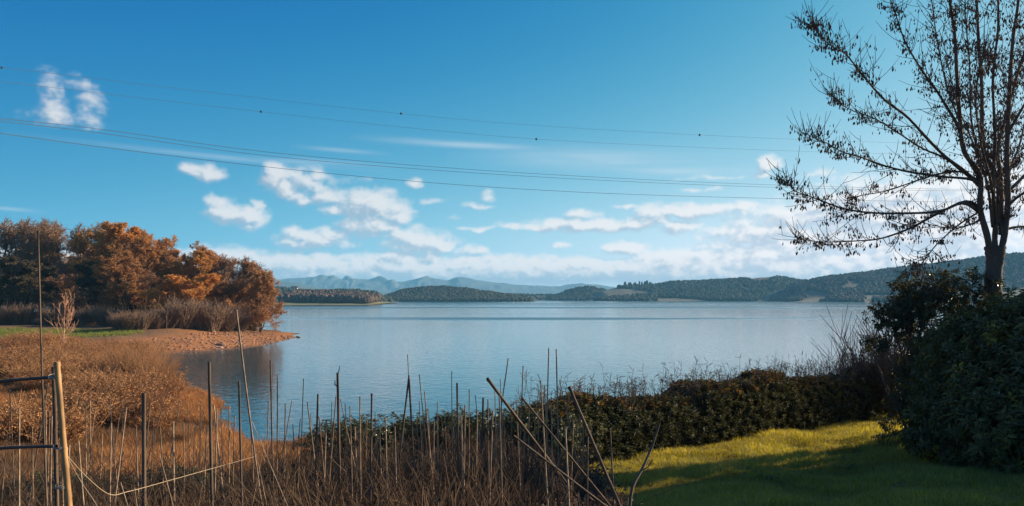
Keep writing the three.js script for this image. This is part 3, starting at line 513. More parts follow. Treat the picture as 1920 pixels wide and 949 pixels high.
  const meadow = tuft(365, 20, 0.35, 0.02, [[0.16, 0.20, 0.012], [0.32, 0.33, 0.02]]), ml = [];
  while (ml.length < 2600) { const x = -71 + (q() - 0.5) * 32, z = 119 + (q() - 0.5) * 18; if (Math.hypot((x + 71) / 16, (z - 119) / 9) < 1) ml.push([onGround(x, z), [0, q() * 6.28, 0], 0.8 + 0.7 * q(), [1, 1, 1]]); }
  tag(copies('meadow_grass', meadow, M.grass, ml), 'patch of green grass between the heath and the wood', 'grass');
  // stones on the red beach
  const stoneG = new THREE.IcosahedronGeometry(1, 1); { const p = stoneG.attributes.position; for (let i = 0; i < p.count; i++) { const k = 0.75 + 0.5 * fbm(p.getX(i) * 2 + 5, p.getY(i) * 2 + p.getZ(i), 2); p.setXYZ(i, p.getX(i) * k, p.getY(i) * k * 0.6, p.getZ(i) * k); } stoneG.computeVertexNormals(); }
  const sm = std([0.20, 0.12, 0.08]), sp = std([0.45, 0.36, 0.3]);
  [[414, 112, 0.55, sm, 'dark brown boulder on the red beach'], [413, 109.6, 0.34, sp, 'pale boulder at the waterline of the red beach'], [560, 141.0, 0.25, sm, 'dark stone at the very tip of the red headland'], [446, 111.5, 0.3, sm, 'small brown stone at the waterline right of the boulders']].forEach(([px, d, s, m, l]) => { const x = (px - 960) / F * d, o = mesh('boulder', stoneG, m); o.position.copy(onGround(x, d)); o.position.y = Math.max(o.position.y, 0.05); o.scale.set(s * 1.4, s, s); tag(o, l, 'stone', 'stones on the red beach'); });
  const pl = []; while (pl.length < 1500) { const x = -36 - q() * 22, z = 101 + q() * 42, sd = shoreDistance(x, z); if (sd < 0.2 || sd > 13) continue; const k = 0.6 + 0.8 * q(); pl.push([onGround(x, z), [0, q() * 6, 0], 0.05 + 0.22 * Math.pow(q(), 3), [k, k * 0.9, k * 0.85]]); }
  tag(copies('pebbles', stoneG, std([0.28, 0.16, 0.1]), pl), 'pebbles strewn along the red beach', 'stones');
}

// ------------------------------------------------------------------ the large tree on the right
const polyline = (pts, d0, d1, wob, r) => pts.map(([px, py], i) => { const t = i / (pts.length - 1); return at(px, py, lerp(d0, d1, t) + (r() - 0.5) * wob * t); });
function smooth(pts, n) { return new THREE.CatmullRomCurve3(pts, false, 'centripetal').getPoints(n); }
{
  const r = rng(401), D = 14, bx = (1866 - 960) / F * D, foot = onGround(bx, D);
  const g = group('seed_tree', foot); tag(g, 'tall nearly leafless tree hung with brown seeds beside the evergreen bushes', 'tree');
  const loc = (p) => p.clone().sub(foot), trunk = new Shape();
  { const top = at(1866, 462, D), pts = smooth([foot.clone().add(V(-0.02, -0.2, 0)), foot.clone().add(V(0.02, 0.35, 0)), at(1872, 640, D), at(1862, 540, D), at(1866, 485, D), top], 26).map(loc), n = pts.length - 1;
    trunk.tube(pts, pts.map((_, i) => { const t = i / n; return 0.78 * (t < 0.18 ? lerp(0.30, 0.205, t / 0.18) : t > 0.75 ? lerp(0.17, 0.215, Math.min(1, (t - 0.75) / 0.18)) : lerp(0.205, 0.17, (t - 0.18) / 0.57)) * (1 + 0.06 * Math.sin(i * 2.3)); }), 14); }
  mesh('trunk', trunk.build(), M.bark, g);
  const limbs = [   // pixels along the limb, depth at its end, thickness at its start and end, how twiggy
    [[[1858, 478], [1851, 442], [1838, 391], [1838, 330], [1808, 284], [1800, 221], [1795, 152], [1790, 63], [1781, 0], [1776, -90]], 13.6, 0.115, 0.035, 1],
    [[[1866, 475], [1866, 438], [1873, 381], [1868, 330], [1846, 285], [1841, 158], [1836, 95], [1831, 0], [1822, -110]], 14.8, 0.10, 0.04, 1],
    [[[1874, 478], [1882, 449], [1890, 381], [1888, 300], [1890, 230], [1893, 174], [1899, 79], [1910, 0], [1918, -120]], 14.0, 0.115, 0.04, 1],
    [[[1878, 440], [1876, 330], [1871, 285], [1882, 235], [1905, 150], [1930, 70], [1950, -30]], 15.4, 0.07, 0.025, 0.9],
    [[[1868, 440], [1862, 340], [1866, 260], [1862, 150], [1872, 40], [1868, -80]], 12.8, 0.06, 0.02, 0.9],
    [[[1838, 335], [1812, 290], [1795, 234], [1776, 202], [1757, 171], [1732, 136], [1713, 107], [1694, 70], [1678, 22], [1660, -30]], 13.0, 0.055, 0.010, 1],
    [[[1838, 350], [1810, 322], [1776, 297], [1738, 259], [1700, 218], [1662, 190], [1637, 164], [1609, 130], [1586, 101], [1567, 92], [1545, 74], [1526, 47], [1522, 22]], 12.4, 0.055, 0.004, 1],
    [[[1838, 348], [1800, 318], [1773, 297], [1729, 278], [1681, 247], [1637, 221], [1602, 209], [1583, 199], [1564, 183], [1558, 168]], 14.6, 0.04, 0.004, 1],
    [[[1840, 358], [1831, 340], [1763, 331], [1703, 322], [1656, 310], [1612, 294], [1580, 285], [1552, 269], [1526, 259], [1506, 247]], 13.2, 0.045, 0.004, 1],
    [[[1840, 400], [1807, 381], [1763, 396], [1696, 400], [1622, 398], [1571, 388], [1527, 371], [1497, 361], [1480, 347], [1470, 324]], 12.6, 0.05, 0.004, 1],
    [[[1838, 390], [1814, 378], [1763, 398], [1713, 425], [1676, 440], [1642, 449], [1602, 452], [1544, 454], [1511, 450], [1489, 444]], 13.8, 0.05, 0.004, 1],
    [[[1838, 340], [1800, 322], [1747, 330], [1662, 358], [1605, 369], [1588, 378]], 15.4, 0.035, 0.006, 1.1],
    [[[1840, 395], [1800, 420], [1760, 455], [1735, 485], [1715, 515]], 12.9, 0.03, 0.006, 0.9],
    [[[1842, 410], [1822, 420], [1790, 428], [1740, 420], [1690, 405]], 15.6, 0.035, 0.006, 0.9],
    [[[1800, 230], [1775, 160], [1755, 60], [1745, -20], [1738, -80]], 15.2, 0.03, 0.008, 0.8],
    [[[1838, 300], [1822, 230], [1818, 120], [1810, 20], [1812, -60]], 12.6, 0.035, 0.010, 1],
    [[[1886, 390], [1905, 372], [1940, 350], [1990, 330], [2050, 300], [2110, 250]], 13.4, 0.05, 0.006, 0.8],
    [[[1890, 360], [1920, 330], [1965, 280], [2030, 220], [2090, 140], [2120, 60]], 14.6, 0.05, 0.008, 0.8],
    [[[1884, 430], [1915, 425], [1960, 430], [2020, 440], [2080, 430]], 14.4, 0.045, 0.006, 0.8],
    [[[1890, 250], [1925, 190], [1975, 120], [2010, 30], [2030, -60]], 13.0, 0.045, 0.01, 0.8],
    [[[1872, 420], [1890, 330], [1915, 260], [1930, 160], [1925, 60]], 16.6, 0.05, 0.01, 0.9],
    [[[1862, 425], [1850, 340], [1825, 270], [1790, 180], [1770, 80]], 17.0, 0.05, 0.01, 0.8],
    [[[1868, 425], [1860, 350], [1840, 270], [1830, 180], [1850, 80]], 11.4, 0.05, 0.01, 0.7],
  ];
  const twig = new Shape(), seeds = new Shape();
  const drop = (p, len, wid) => {            // a dry seed hanging from its stalk
    const t = 0.6 + 0.8 * r(); seeds.col = [0.15 * t, 0.085 * t, 0.05 * t];
    const ax = V((r() - 0.5) * 0.5, -1, (r() - 0.5) * 0.5).normalize(), a = randDir(r).cross(ax).normalize(), b = ax.clone().cross(a), m = p.clone().addScaledVector(ax, len * 0.6), e = p.clone().addScaledVector(ax, len);
    const k = [m.clone().addScaledVector(a, wid), m.clone().addScaledVector(b, wid * 0.5), m.clone().addScaledVector(a, -wid), m.clone().addScaledVector(b, -wid * 0.5)];
    for (let i = 0; i < 4; i++) { const n = k[(i + 1) % 4]; seeds.tri(p, k[i], n); seeds.tri(n, k[i], e); }
  };
  const hang = (p, n, spread) => { for (let k = 0; k < n; k++) drop(p.clone().add(V((r() - 0.5) * spread, -r() * 0.06, (r() - 0.5) * spread)), 0.04 + 0.045 * r(), 0.010 + 0.008 * r()); };
  for (const [px, d1, r0, r1, den] of limbs) {
    const pts = smooth(polyline(px, D, d1, 0.3, r), 34).map(loc), n = pts.length - 1, L = new Shape();
    L.tube(pts, pts.map((_, i) => (r0 > 0.09 ? 0.53 : 0.66) * lerp(r0, r1, Math.pow(i / n, 0.75)) * (1 + 0.05 * Math.sin(i * 1.7))), r0 > 0.08 ? 10 : 6);
    mesh('limb', L.build(), M.bark, g);
    const len = pts.reduce((s, p, i) => i ? s + p.distanceTo(pts[i - 1]) : 0, 0), kids = Math.round(len * 14.5 * den);
    for (let k = 0; k < kids; k++) {
      const f = lerp(0.16, 0.97, Math.pow(r(), 0.8)), i = Math.min(n - 1, (f * n) | 0), b = pts[i].clone().lerp(pts[i + 1], f * n - i), along = pts[i + 1].clone().sub(pts[i]).normalize();
      let d = along.clone().multiplyScalar(0.9).addScaledVector(randDir(r, -0.55, 0.75), 0.95).normalize(); const l = (0.22 + 0.75 * Math.pow(r(), 1.6)) * lerp(1.15, 0.55, f), q = [b]; let c = b;
      const droop = r() < 0.55 ? -0.12 : 0.16;
      for (let s = 0; s < 4; s++) { d = d.clone().add(V((r() - 0.5) * 0.3, droop + 0.09 * s, (r() - 0.5) * 0.3)).normalize(); c = c.clone().addScaledVector(d, l / 4); q.push(c); }
      twig.tube(q, [0.007, 0.006, 0.005, 0.004, 0.0028], 3, false);
      const bunches = r() < 0.2 ? 0 : 1 + (r() * 5 * lerp(1.3, 0.8, f) | 0); for (let s = 0; s < bunches; s++) hang(q[1 + (r() * 3 | 0)].clone().lerp(q[2], r()), 2 + (r() * 4 | 0), 0.2);
      if (r() < 0.5) { const e = q[2 + (r() * 2 | 0)]; let dd = randDir(r, 0.1, 1), c2 = e; const w = [e]; const ll = 0.15 + 0.35 * r(); for (let s = 0; s < 3; s++) { dd.y += 0.15; dd.normalize(); c2 = c2.clone().addScaledVector(dd, ll / 3); w.push(c2); } twig.tube(w, [0.0045, 0.004, 0.0035, 0.0025], 3, false); if (r() < 0.5) hang(w[2], 2 + (r() * 3 | 0), 0.06); }
    }
    if (r1 < 0.012) for (let k = 0; k < 4; k++) {      // long bare shoots at the end, curving up
      const i = n - 1 - (r() * 6 | 0), along = pts[i + 1].clone().sub(pts[i]).normalize(); let d = along.add(V((r() - 0.5) * 0.5, 0.3, (r() - 0.5) * 0.5)).normalize(), c = pts[i]; const w = [c], l = 0.22 + 0.3 * r();
      for (let s = 0; s < 5; s++) { d = d.clone().add(V(0, 0.17, 0)).normalize(); c = c.clone().addScaledVector(d, l / 5); w.push(c); } twig.tube(w, [0.006, 0.0055, 0.005, 0.004, 0.0035, 0.003], 3, false);
    }
  }
  mesh('twigs', twig.build(), M.twig, g);
  mesh('seeds', seeds.build(), leafMat({ transmission: 0.15 }), g).userData.kind = 'stuff';
}

// ------------------------------------------------------------------ evergreen bushes at the right
function sprayShape(seed, n, len, wid, tint) {       // a leafy shoot: leaves set round a short stem
  const r = rng(seed), s = new Shape();
  for (let k = 0; k < n; k++) { const a = k * 2.4 + r(), f = k / n, t = 0.7 + 0.6 * r(), m = r(); s.col = [0, 1, 2].map((c) => lerp(tint[0][c], tint[1][c], m) * t); const d = V(Math.cos(a), lerp(-0.1, 1.0, f) + 0.3 * (r() - 0.5), Math.sin(a)).normalize(); s.leaf(V(0, f * len * 1.3, 0), d, V(-d.x * 0.4, 1, -d.z * 0.4).normalize(), len * (0.75 + 0.5 * r()), wid * (0.8 + 0.4 * r()), 0.22, 0.25); }
  s.col = [0.08, 0.06, 0.03]; s.tube([V(0, -len * 0.8, 0), V(0, len * 1.4, 0)], [wid * 0.06, wid * 0.04], 3, false); return s.build();
}
const LAUREL = [[0.075, 0.068, 0.012], [0.18, 0.15, 0.022]];
const laurel = sprayShape(501, 11, 0.085, 0.034, LAUREL), privet = sprayShape(502, 12, 0.05, 0.026, [[0.034, 0.038, 0.011], [0.078, 0.074, 0.018]]);
function evergreen(name, label, foot, lobes, spray, count, sprayScale, seed, o = {}) {     // lobes: ellipsoids [x, y, z, rx, ry, rz] round the foot
  const g = group(name, foot); tag(g, label, o.category || 'bush', o.group);
  const r = rng(seed), st = new Shape(), list = [];
  for (const [x, y, z, rx, ry, rz] of lobes) for (let k = 0; k < 3; k++) { const e = V(x + (r() - 0.5) * rx, y + (r() - 0.5) * ry * 0.8, z + (r() - 0.5) * rz), b = V((r() - 0.5) * 0.4, -0.1, (r() - 0.5) * 0.4), m = b.clone().lerp(e, 0.5).add(V((r() - 0.5) * 0.2, 0.15, (r() - 0.5) * 0.2)); st.tube(smooth([b, m, e], 8), [...Array(9)].map((_, i) => lerp(o.stem || 0.045, 0.01, i / 8)), 6); }
  mesh('stems', st.build(), M.bark, g);
  const vol = lobes.map(([, , , a, b, c]) => Math.pow(a * b * c, 0.67)), tot = vol.reduce((a, b) => a + b);
  lobes.forEach(([x, y, z, rx, ry, rz], L) => {
    for (let k = 0; k < count * vol[L] / tot; k++) {
      const d = randDir(r), rad = (o.hollow ?? 0.62) + (1 - (o.hollow ?? 0.62)) * Math.pow(r(), 0.6), bump = 1 + 0.5 * (fbm(d.x * 2.6 + L * 3 + 9, d.y * 2.6 + d.z * 2.1, 3) - 0.5) + (r() < 0.04 ? 0.2 : 0);
      const p = V(x + d.x * rx * rad * bump, y + d.y * ry * rad * bump, z + d.z * rz * rad * bump); if (p.y < 0.02) continue;
      if (o.gap && fbm(p.x * 2.2 + 5, p.y * 2.2 + p.z * 1.3, 2) > o.gap) continue;
      const k2 = 0.7 + 0.6 * r(), up = d.clone().add(V(0, 0.55, 0)).normalize();
      const e = new THREE.Euler().setFromQuaternion(new THREE.Quaternion().setFromUnitVectors(V(0, 1, 0), up).multiply(new THREE.Quaternion().setFromAxisAngle(V(0, 1, 0), r() * 6.28)));
      const c = o.flush && r() < o.flush ? [2.6, 2.2, 1.4] : [k2, k2, k2]; list.push([p, [e.x, e.y, e.z], sprayScale * (0.75 + 0.5 * r()), c]);
    }
  });
  copies('leaves', spray, M.glossyLeaf, list, g); return g;
}
evergreen('holm_bush', 'dark open evergreen bush with reaching branches left of the tree trunk', onGround(7.35, 14.2), [[-0.15, 2.6, 0, 0.6, 0.5, 0.6], [0.45, 2.7, 0.1, 0.55, 0.45, 0.6], [-0.6, 2.3, 0.1, 0.5, 0.38, 0.5], [0.9, 2.4, 0.2, 0.5, 0.5, 0.5], [0.1, 1.75, 0, 0.6, 0.5, 0.6], [-0.2, 1.25, 0, 0.42, 0.42, 0.4], [0.25, 0.9, 0, 0.8, 0.85, 0.7], [0, 0.45, 0.1, 0.9, 0.55, 0.8], [-0.95, 1.78, 0, 0.28, 0.10, 0.25], [-0.35, 0.75, 0.2, 0.5, 0.3, 0.5]], privet, 2500, 1.2, 510, { gap: 0.60, hollow: 0.2, stem: 0.03 });
evergreen('laurel_bush', 'large dense glossy laurel bush filling the lower corner', onGround(7.4, 10.9), [[-0.2, 0.9, 0.1, 1.35, 1.0, 1.3], [0.5, 1.6, 0, 1.25, 0.85, 1.2], [-0.35, 1.55, -0.2, 0.85, 0.7, 0.9], [-0.85, 0.55, 0.4, 0.8, 0.65, 0.9], [0.7, 0.8, 0.6, 1.4, 0.9, 1.2], [-0.1, 0.5, 1.1, 1.0, 0.55, 0.8], [-0.75, 1.15, -0.7, 0.8, 0.9, 0.8], [-1.0, 0.4, -0.3, 0.75, 0.5, 0.8]], laurel, 7400, 1.15, 520, { flush: 0.02 });
evergreen('laurel_bush', 'laurel bush half cut off at the picture edge', onGround(9.4, 10.2), [[0, 1.0, 0, 1.3, 1.2, 1.3], [0.3, 1.7, 0.2, 1.1, 0.9, 1.2], [-0.3, 0.6, 1.0, 1.0, 0.7, 1.0]], laurel, 3200, 1.15, 530);
evergreen('holm_bush', 'dark evergreen bush behind the tree trunk at the picture edge', onGround(11.2, 16.4), [[0, 0.9, 0, 1.2, 0.95, 1.2], [0.8, 1.0, 0.3, 1.2, 1.0, 1.2]], privet, 1900, 1.6, 540);
// tall evergreens just outside the picture, which throw the long shade across the lawn
[[17.5, 15.5, 4.2, 2.2], [20.8, 17.7, 9.6, 1.8], [17.0, 10.6, 8.0, 2.0]].forEach(([x, z, h, w], i) => evergreen('evergreen_tree', ['low evergreen outside the frame, nearest the laurel', 'tall evergreen outside the frame, farthest along the hedge', 'tall evergreen outside the frame, nearest the garden plot'][i], onGround(x, z), [[0, h * 0.28, 0, w, h * 0.3, w], [0, h * 0.58, 0, w * 0.85, h * 0.28, w * 0.85], [0, h * 0.82, 0, w * 0.55, h * 0.2, w * 0.55]], privet, 2600, 4.2, 550 + i, { category: 'tree', group: 'evergreens beyond the frame', stem: 0.12 }));

// ------------------------------------------------------------------ hedge, bare shrubs and brambles along the far edge of the lawn
const hedgeLine = (t) => [lerp(0.3, 14.5, t), lerp(13.5, 25.3, t)];
{
  const g = group('hedge', onGround(...hedgeLine(0.5))); tag(g, 'long dark leafy hedge between the lawn and the lake', 'hedge');
  const r = rng(601), list = [], st = new Shape(), o = g.position;
  for (let k = 0; k < 17000; k++) {
    const t = r(), [x, z] = hedgeLine(t), h = 1.1 + 0.5 * (fbm(t * 16, 2, 3) - 0.5) + 0.28 * t, y = h * Math.pow(r(), 0.75), w = 0.75 * Math.sqrt(1 - Math.pow(y / (h * 1.05), 3)), off = (r() * 2 - 1), edge = Math.sign(off) * Math.pow(Math.abs(off), 0.45) * w;
    const px = x - 0.63 * edge, pz = z + 0.78 * edge, p = onGround(px, pz); p.y += y; p.sub(o);
    const kk = 0.65 + 0.6 * r(), dry = y > h * 0.8 && r() < 0.4 ? [3.0, 1.7, 1.2] : [1, 1, 1]; list.push([p, [(r() - 0.5) * 1.2, r() * 6.28, (r() - 0.5) * 1.2], 1.15 + 0.5 * r(), [kk * dry[0], kk * dry[1], kk * dry[2]]]);
  }
  copies('leaves', privet, M.leaf, list, g);
  for (let k = 0; k < 1000; k++) {          // dry stalks standing above it
    const t = r(), [x, z] = hedgeLine(t), e = (r() - 0.5) * 1.3, b = onGround(x - 0.63 * e, z + 0.78 * e).sub(o); b.y += 0.85 + 0.2 * t; const l = 0.25 + 0.5 * r() * r() + 0.3 * r() + 0.3 * sstep(0.5, 1, t) * r(), d = V((r() - 0.5) * 0.5, 1, (r() - 0.5) * 0.5).normalize(), m = b.clone().addScaledVector(d, l * 0.6), q = m.clone().addScaledVector(d.clone().add(V((r() - 0.5) * 0.5, 0, (r() - 0.5) * 0.5)).normalize(), l * 0.4);
    st.tube([b, m, q], [0.005, 0.004, 0.0025], 3, false); for (let s = 0; s < 4; s++) { const c = m.clone().lerp(q, r()), f = c.clone().addScaledVector(randDir(r, 0, 1), 0.07 + 0.08 * r()); st.tube([c, f], [0.0035, 0.005], 3, true); }
  }
  mesh('dry_stalks', st.build(), std([0.16, 0.105, 0.07]), g).userData.kind = 'stuff';
  // bare shrubs above the hedge
  const bare = [1, 2].map((k) => twigBush(610 + k, { stems: 34, spread: 0.75, height: 2.6, base: 0.25, wander: 0.35, rad: 0.02, tipRad: 0.0075, side: 14, fan: 0.85 }));
  [[1660, 20.5, 2.5, 'largest, against the water left of the laurel'], [1705, 19.5, 2.5, 'close beside the dark evergreen'], [1622, 21.0, 1.9, 'lowest, at the left of the three']].forEach(([px, d, h, w], i) => bushThing('bare_shrub', `bare dark twiggy shrub ${w}`, bare[i % 2], M.twig, null, onGround((px - 960) / F * d, d + 0.3), h / 2.6, i * 2, 'bare shrubs at the end of the hedge'));
}
{
  // brambles on the bank left of the hedge
  const bramble = sprayShape(620, 10, 0.055, 0.036, [[0.055, 0.06, 0.016], [0.13, 0.115, 0.03]]);
  const lobes = []; const r = rng(621); for (let k = 0; k < 16; k++) lobes.push([lerp(-2.0, 2.0, k / 15), 0.45 + 0.28 * (k / 15) + 0.12 * r(), (r() - 0.5) * 0.9, 0.5, 0.42, 0.55]);
  evergreen('bramble_thicket', 'green bramble thicket on the bank behind the canes', onGround(-1.0, 13.4), lobes, bramble, 3300, 1.0, 622, { hollow: 0.4, stem: 0.012 });
  evergreen('bramble_thicket', 'small dark bramble clump low behind the left canes', onGround(-5.4, 10.8), [[-0.8, 0.3, 0, 0.7, 0.32, 0.6], [0.1, 0.28, 0.1, 0.7, 0.3, 0.6], [0.9, 0.35, 0, 0.7, 0.36, 0.6]], bramble, 1500, 1.1, 623, { hollow: 0.4, stem: 0.012 });
}

// ------------------------------------------------------------------ lawn grass and garden weeds
{
  const blades = (seed, n, L, w, tint) => { const r = rng(seed), s = new Shape(); for (let k = 0; k < n; k++) { const m = r(), t = 0.75 + 0.5 * r(), a = r() * 6.28, b = V((r() - 0.5) * 0.14, -0.01, (r() - 0.5) * 0.14), l = L * (0.5 + 0.7 * r()); s.col = [0, 1, 2].map((c) => lerp(tint[0][c], tint[1][c], m) * t); s.blade(b, V(Math.cos(a) * 0.4 * r(), 1, Math.sin(a) * 0.4 * r()).normalize(), l, w, V(Math.cos(a) * l * 0.4 * r(), -l * 0.1, Math.sin(a) * l * 0.4 * r()), V(-Math.sin(a), 0, Math.cos(a))); } return s.build(); };
  const turf = blades(701, 20, 0.12, 0.008, [[0.26, 0.215, 0.007], [0.55, 0.43, 0.016]]), tall = blades(702, 12, 0.2, 0.006, [[0.20, 0.20, 0.012], [0.40, 0.34, 0.05]]);
  const q = rng(703), list = [], hi = [];
  while (list.length < 62000) {
    const z = 6.4 * Math.pow(26 / 6.4, q()), x = z * lerp(0.02, 0.68, q()); if (x < lawnEdge(z)) continue;
    const t = (x - 0.3) / 14.2, [, hz] = hedgeLine(clamp(t)); if (z > hz + 0.2) continue;
    const n = fbm(x * 1.1, z * 1.1, 3), k = 0.45 + 0.9 * n + 0.3 * (fbm(x * 4, z * 4, 2) - 0.5) + 0.15 * q(); if (n > 0.68 && q() < 0.5) continue;
    list.push([onGround(x, z), [0, q() * 6.28, 0], (0.35 + 1.25 * n) * (0.65 + 0.6 * q()) * (z > 14 ? 1.3 : 1), [k, k, k]]);
    if (q() < 0.2 && n > 0.44) hi.push([onGround(x, z), [0, q() * 6.28, 0], 0.6 + 0.5 * q(), [1, 1, 1]]);
  }
  tag(copies('lawn_grass', turf, M.grass, list), 'short green lawn grass sloping down to the hedge', 'grass');
  const fl = sprayShape(730, 1, 0.05, 0.04, [[0.20, 0.10, 0.04], [0.34, 0.18, 0.07]]), fallen = []; for (let k = 0; k < 420; k++) { const z = 7 + 13 * q(), x = lawnEdge(z) + q() * q() * 7; const p = onGround(x, z); p.y += 0.05; fallen.push([p, [q() * 3, q() * 6, q() * 3], 0.8 + 0.7 * q(), [1, 1, 1]]); }
  tag(copies('fallen_leaves', fl, M.dryLeaf, fallen), 'brown fallen leaves scattered on the lawn', 'leaves');
  tag(copies('long_grass', tall, M.grass, hi), 'longer tufts standing up in the lawn', 'grass');

  const weed = (seed, n, leafLen, h, tint, stemRGB) => { const r = rng(seed), s = new Shape(); for (let k = 0; k < n; k++) { const a = r() * 6.28, d = V(Math.cos(a) * 0.5 * r(), 1, Math.sin(a) * 0.5 * r()).normalize(), b = V((r() - 0.5) * 0.2, -0.02, (r() - 0.5) * 0.2), l = h * (0.5 + 0.6 * r()), e = b.clone().addScaledVector(d, l); s.col = stemRGB; s.tube([b, b.clone().lerp(e, 0.5).add(V((r() - 0.5) * 0.05, 0, (r() - 0.5) * 0.05)), e], [0.004, 0.003, 0.002], 3, false); for (let m = 0; m < 7; m++) { const t = 0.6 + 0.8 * r(), w = r(); s.col = [0, 1, 2].map((c) => lerp(tint[0][c], tint[1][c], w) * t); s.leaf(b.clone().lerp(e, 0.3 + 0.7 * r()), randDir(r, -0.9, 0.4), randDir(r), leafLen * (0.6 + 0.8 * r()), leafLen * 0.55, 0.3, 0.3); } } return s.build(); };
  const deadWeed = weed(711, 7, 0.04, 0.42, [[0.075, 0.036, 0.018], [0.17, 0.08, 0.038]], [0.10, 0.07, 0.05]), greenWeed = weed(712, 5, 0.06, 0.25, [[0.022, 0.04, 0.012], [0.06, 0.09, 0.025]], [0.07, 0.07, 0.03]), straw = weed(713, 5, 0.03, 0.5, [[0.16, 0.09, 0.05], [0.26, 0.16, 0.09]], [0.30, 0.2, 0.12]);
  const dead = [], green = [], dry = [];
  while (dead.length < 11000) {
    const z = 2.0 * Math.pow(13.8 / 2.0, Math.pow(q(), 0.8)), x = z * lerp(-0.72, 0.2, q()) + (q() - 0.5) * 0.5; if (x > lawnEdge(z) - 0.05 - (z < 8 ? 0.5 * (8 - z) * 0.1 : 0)) continue;
    const n = fbm(x * 0.8 + 3, z * 0.8, 3), left = sstep(-0.25, -0.5, x / z), p = onGround(x, z), k = 0.6 + 0.8 * q();
    if (left > 0.3 && q() < left * 0.55) { dry.push([p, [0, q() * 6.28, 0], 0.7 + 0.7 * q(), [k, k * 0.9, k * 0.85]]); if (q() < 0.6) continue; }
    dead.push([p, [(q() - 0.5) * 0.5, q() * 6.28, (q() - 0.5) * 0.5], (0.75 + 0.75 * n) * (0.8 + 0.4 * q()) * (z < 4 ? 0.8 : 1), [k * (1 + 0.3 * n), k, k]]);
    if (q() < 0.22 && n < 0.5) green.push([p, [0, q() * 6.28, 0], 0.8 + 0.8 * q(), [1, 1, 1]]);
  }
  for (let k = 0; k < 160; k++) { const z = 7 + 12 * q(), x = lawnEdge(z) + q() * 6; green.push([onGround(x, z), [0, q() * 6.28, 0], 0.3 + 0.35 * q(), [1.4, 1.3, 1]]); }
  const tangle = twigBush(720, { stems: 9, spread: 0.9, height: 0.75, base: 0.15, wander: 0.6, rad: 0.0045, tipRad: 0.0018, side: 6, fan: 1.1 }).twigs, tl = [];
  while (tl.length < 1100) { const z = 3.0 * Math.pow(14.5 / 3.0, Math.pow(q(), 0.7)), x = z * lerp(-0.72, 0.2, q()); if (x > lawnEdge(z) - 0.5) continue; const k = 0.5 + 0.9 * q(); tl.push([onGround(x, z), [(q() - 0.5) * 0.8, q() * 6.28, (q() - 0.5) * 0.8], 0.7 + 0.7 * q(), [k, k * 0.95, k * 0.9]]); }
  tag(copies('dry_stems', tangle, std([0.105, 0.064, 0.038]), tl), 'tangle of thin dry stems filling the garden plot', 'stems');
  tag(copies('dead_weeds', deadWeed, M.dryLeaf, dead), 'dead brown bean plants and weeds filling the garden plot', 'weeds');
  tag(copies('green_weeds', greenWeed, M.glossyLeaf, green), 'green leafy weeds among the dead plants', 'weeds');
  tag(copies('straw_weeds', straw, M.straw, dry), 'straw-coloured dry stalks in the left of the garden plot', 'weeds');
}

// ------------------------------------------------------------------ canes and posts of the garden plot
const caneColour = noiseTexture(128, (x, y) => { const v = 0.5 + 0.9 * (tiled(x, y * 0.5, 8, 4, 4) - 0.3); return [v, v * 0.95, v * 0.88]; }, false);
const CM = {
  straw: [[0.50, 0.34, 0.22], [0.42, 0.28, 0.18], [0.32, 0.21, 0.14]].map((c) => std(c, { map: rep(caneColour, 3, 6), roughness: 0.6 })),
  bamboo: std([0.52, 0.30, 0.13], { map: rep(caneColour, 2, 3), roughness: 0.5 }),
  wood: std([0.12, 0.085, 0.065], { map: rep(barkColour, 4, 1), bumpMap: rep(barkBump, 4, 1), bumpScale: 0.004, roughness: 0.9 }),
  wire: std([0.32, 0.29, 0.26], { roughness: 0.5, metalness: 0.3 }),
  string: std([0.50, 0.38, 0.26]),
  cable: std([0.03, 0.035, 0.04], { roughness: 0.6 }),
};
function caneGeo(seed, nodes, taper) {         // one metre of cane, one metre thick: knots along it, a slight bend
  const r = rng(seed), pts = [], rad = []; const bx = (r() - 0.5) * 0.03, bz = (r() - 0.5) * 0.03;
  for (let k = 0; k <= nodes; k++) { const y = k / nodes; const add = (yy, q) => { if (yy < 0 || yy > 1) return; pts.push([yy, q * lerp(1, taper, yy)]); }; add(y - 0.008, 1); add(y, 1.28); add(y + 0.008, 1); }
  pts.sort((a, b) => a[0] - b[0]);
  const s = new Shape(), P = pts.map(([y]) => V(bx * Math.sin(y * 3.1), y, bz * Math.sin(y * 3.1)));
  s.tube(P, pts.map(([, q]) => q), 7); return [s.build(), P, pts];
}
/** A cane between two points: real length, thickness and knots. */
function caneMesh(name, bottom, top, rad, seed, mat, parent = scene, taper = 0.7, nodes) {
  const L = bottom.distanceTo(top), r = rng(seed), n = nodes || Math.max(3, Math.round(L / 0.24)), s = new Shape(), dir = top.clone().sub(bottom), side = V(1, 0, 0).cross(dir).normalize(), bow = (r() - 0.5) * (nodes ? 0.02 : 0.055) * L, pts = [], rd = [];
  const put = (y, k) => { pts.push(dir.clone().multiplyScalar(y).addScaledVector(side, bow * Math.sin(y * Math.PI))); rd.push(rad * lerp(1, taper, y) * k); };
  for (let k = 0; k < n; k++) { put(k / n + 0.0001, 1); put((k + 0.5) / n, 0.97); put((k + 0.94) / n, 1); put((k + 0.97) / n, nodes === 1 ? 1 : 1.22); } put(1, 1);
  s.tube(pts, rd, 7); const m = mesh(name, s.build(), mat, parent); m.position.copy(bottom); return m;
}
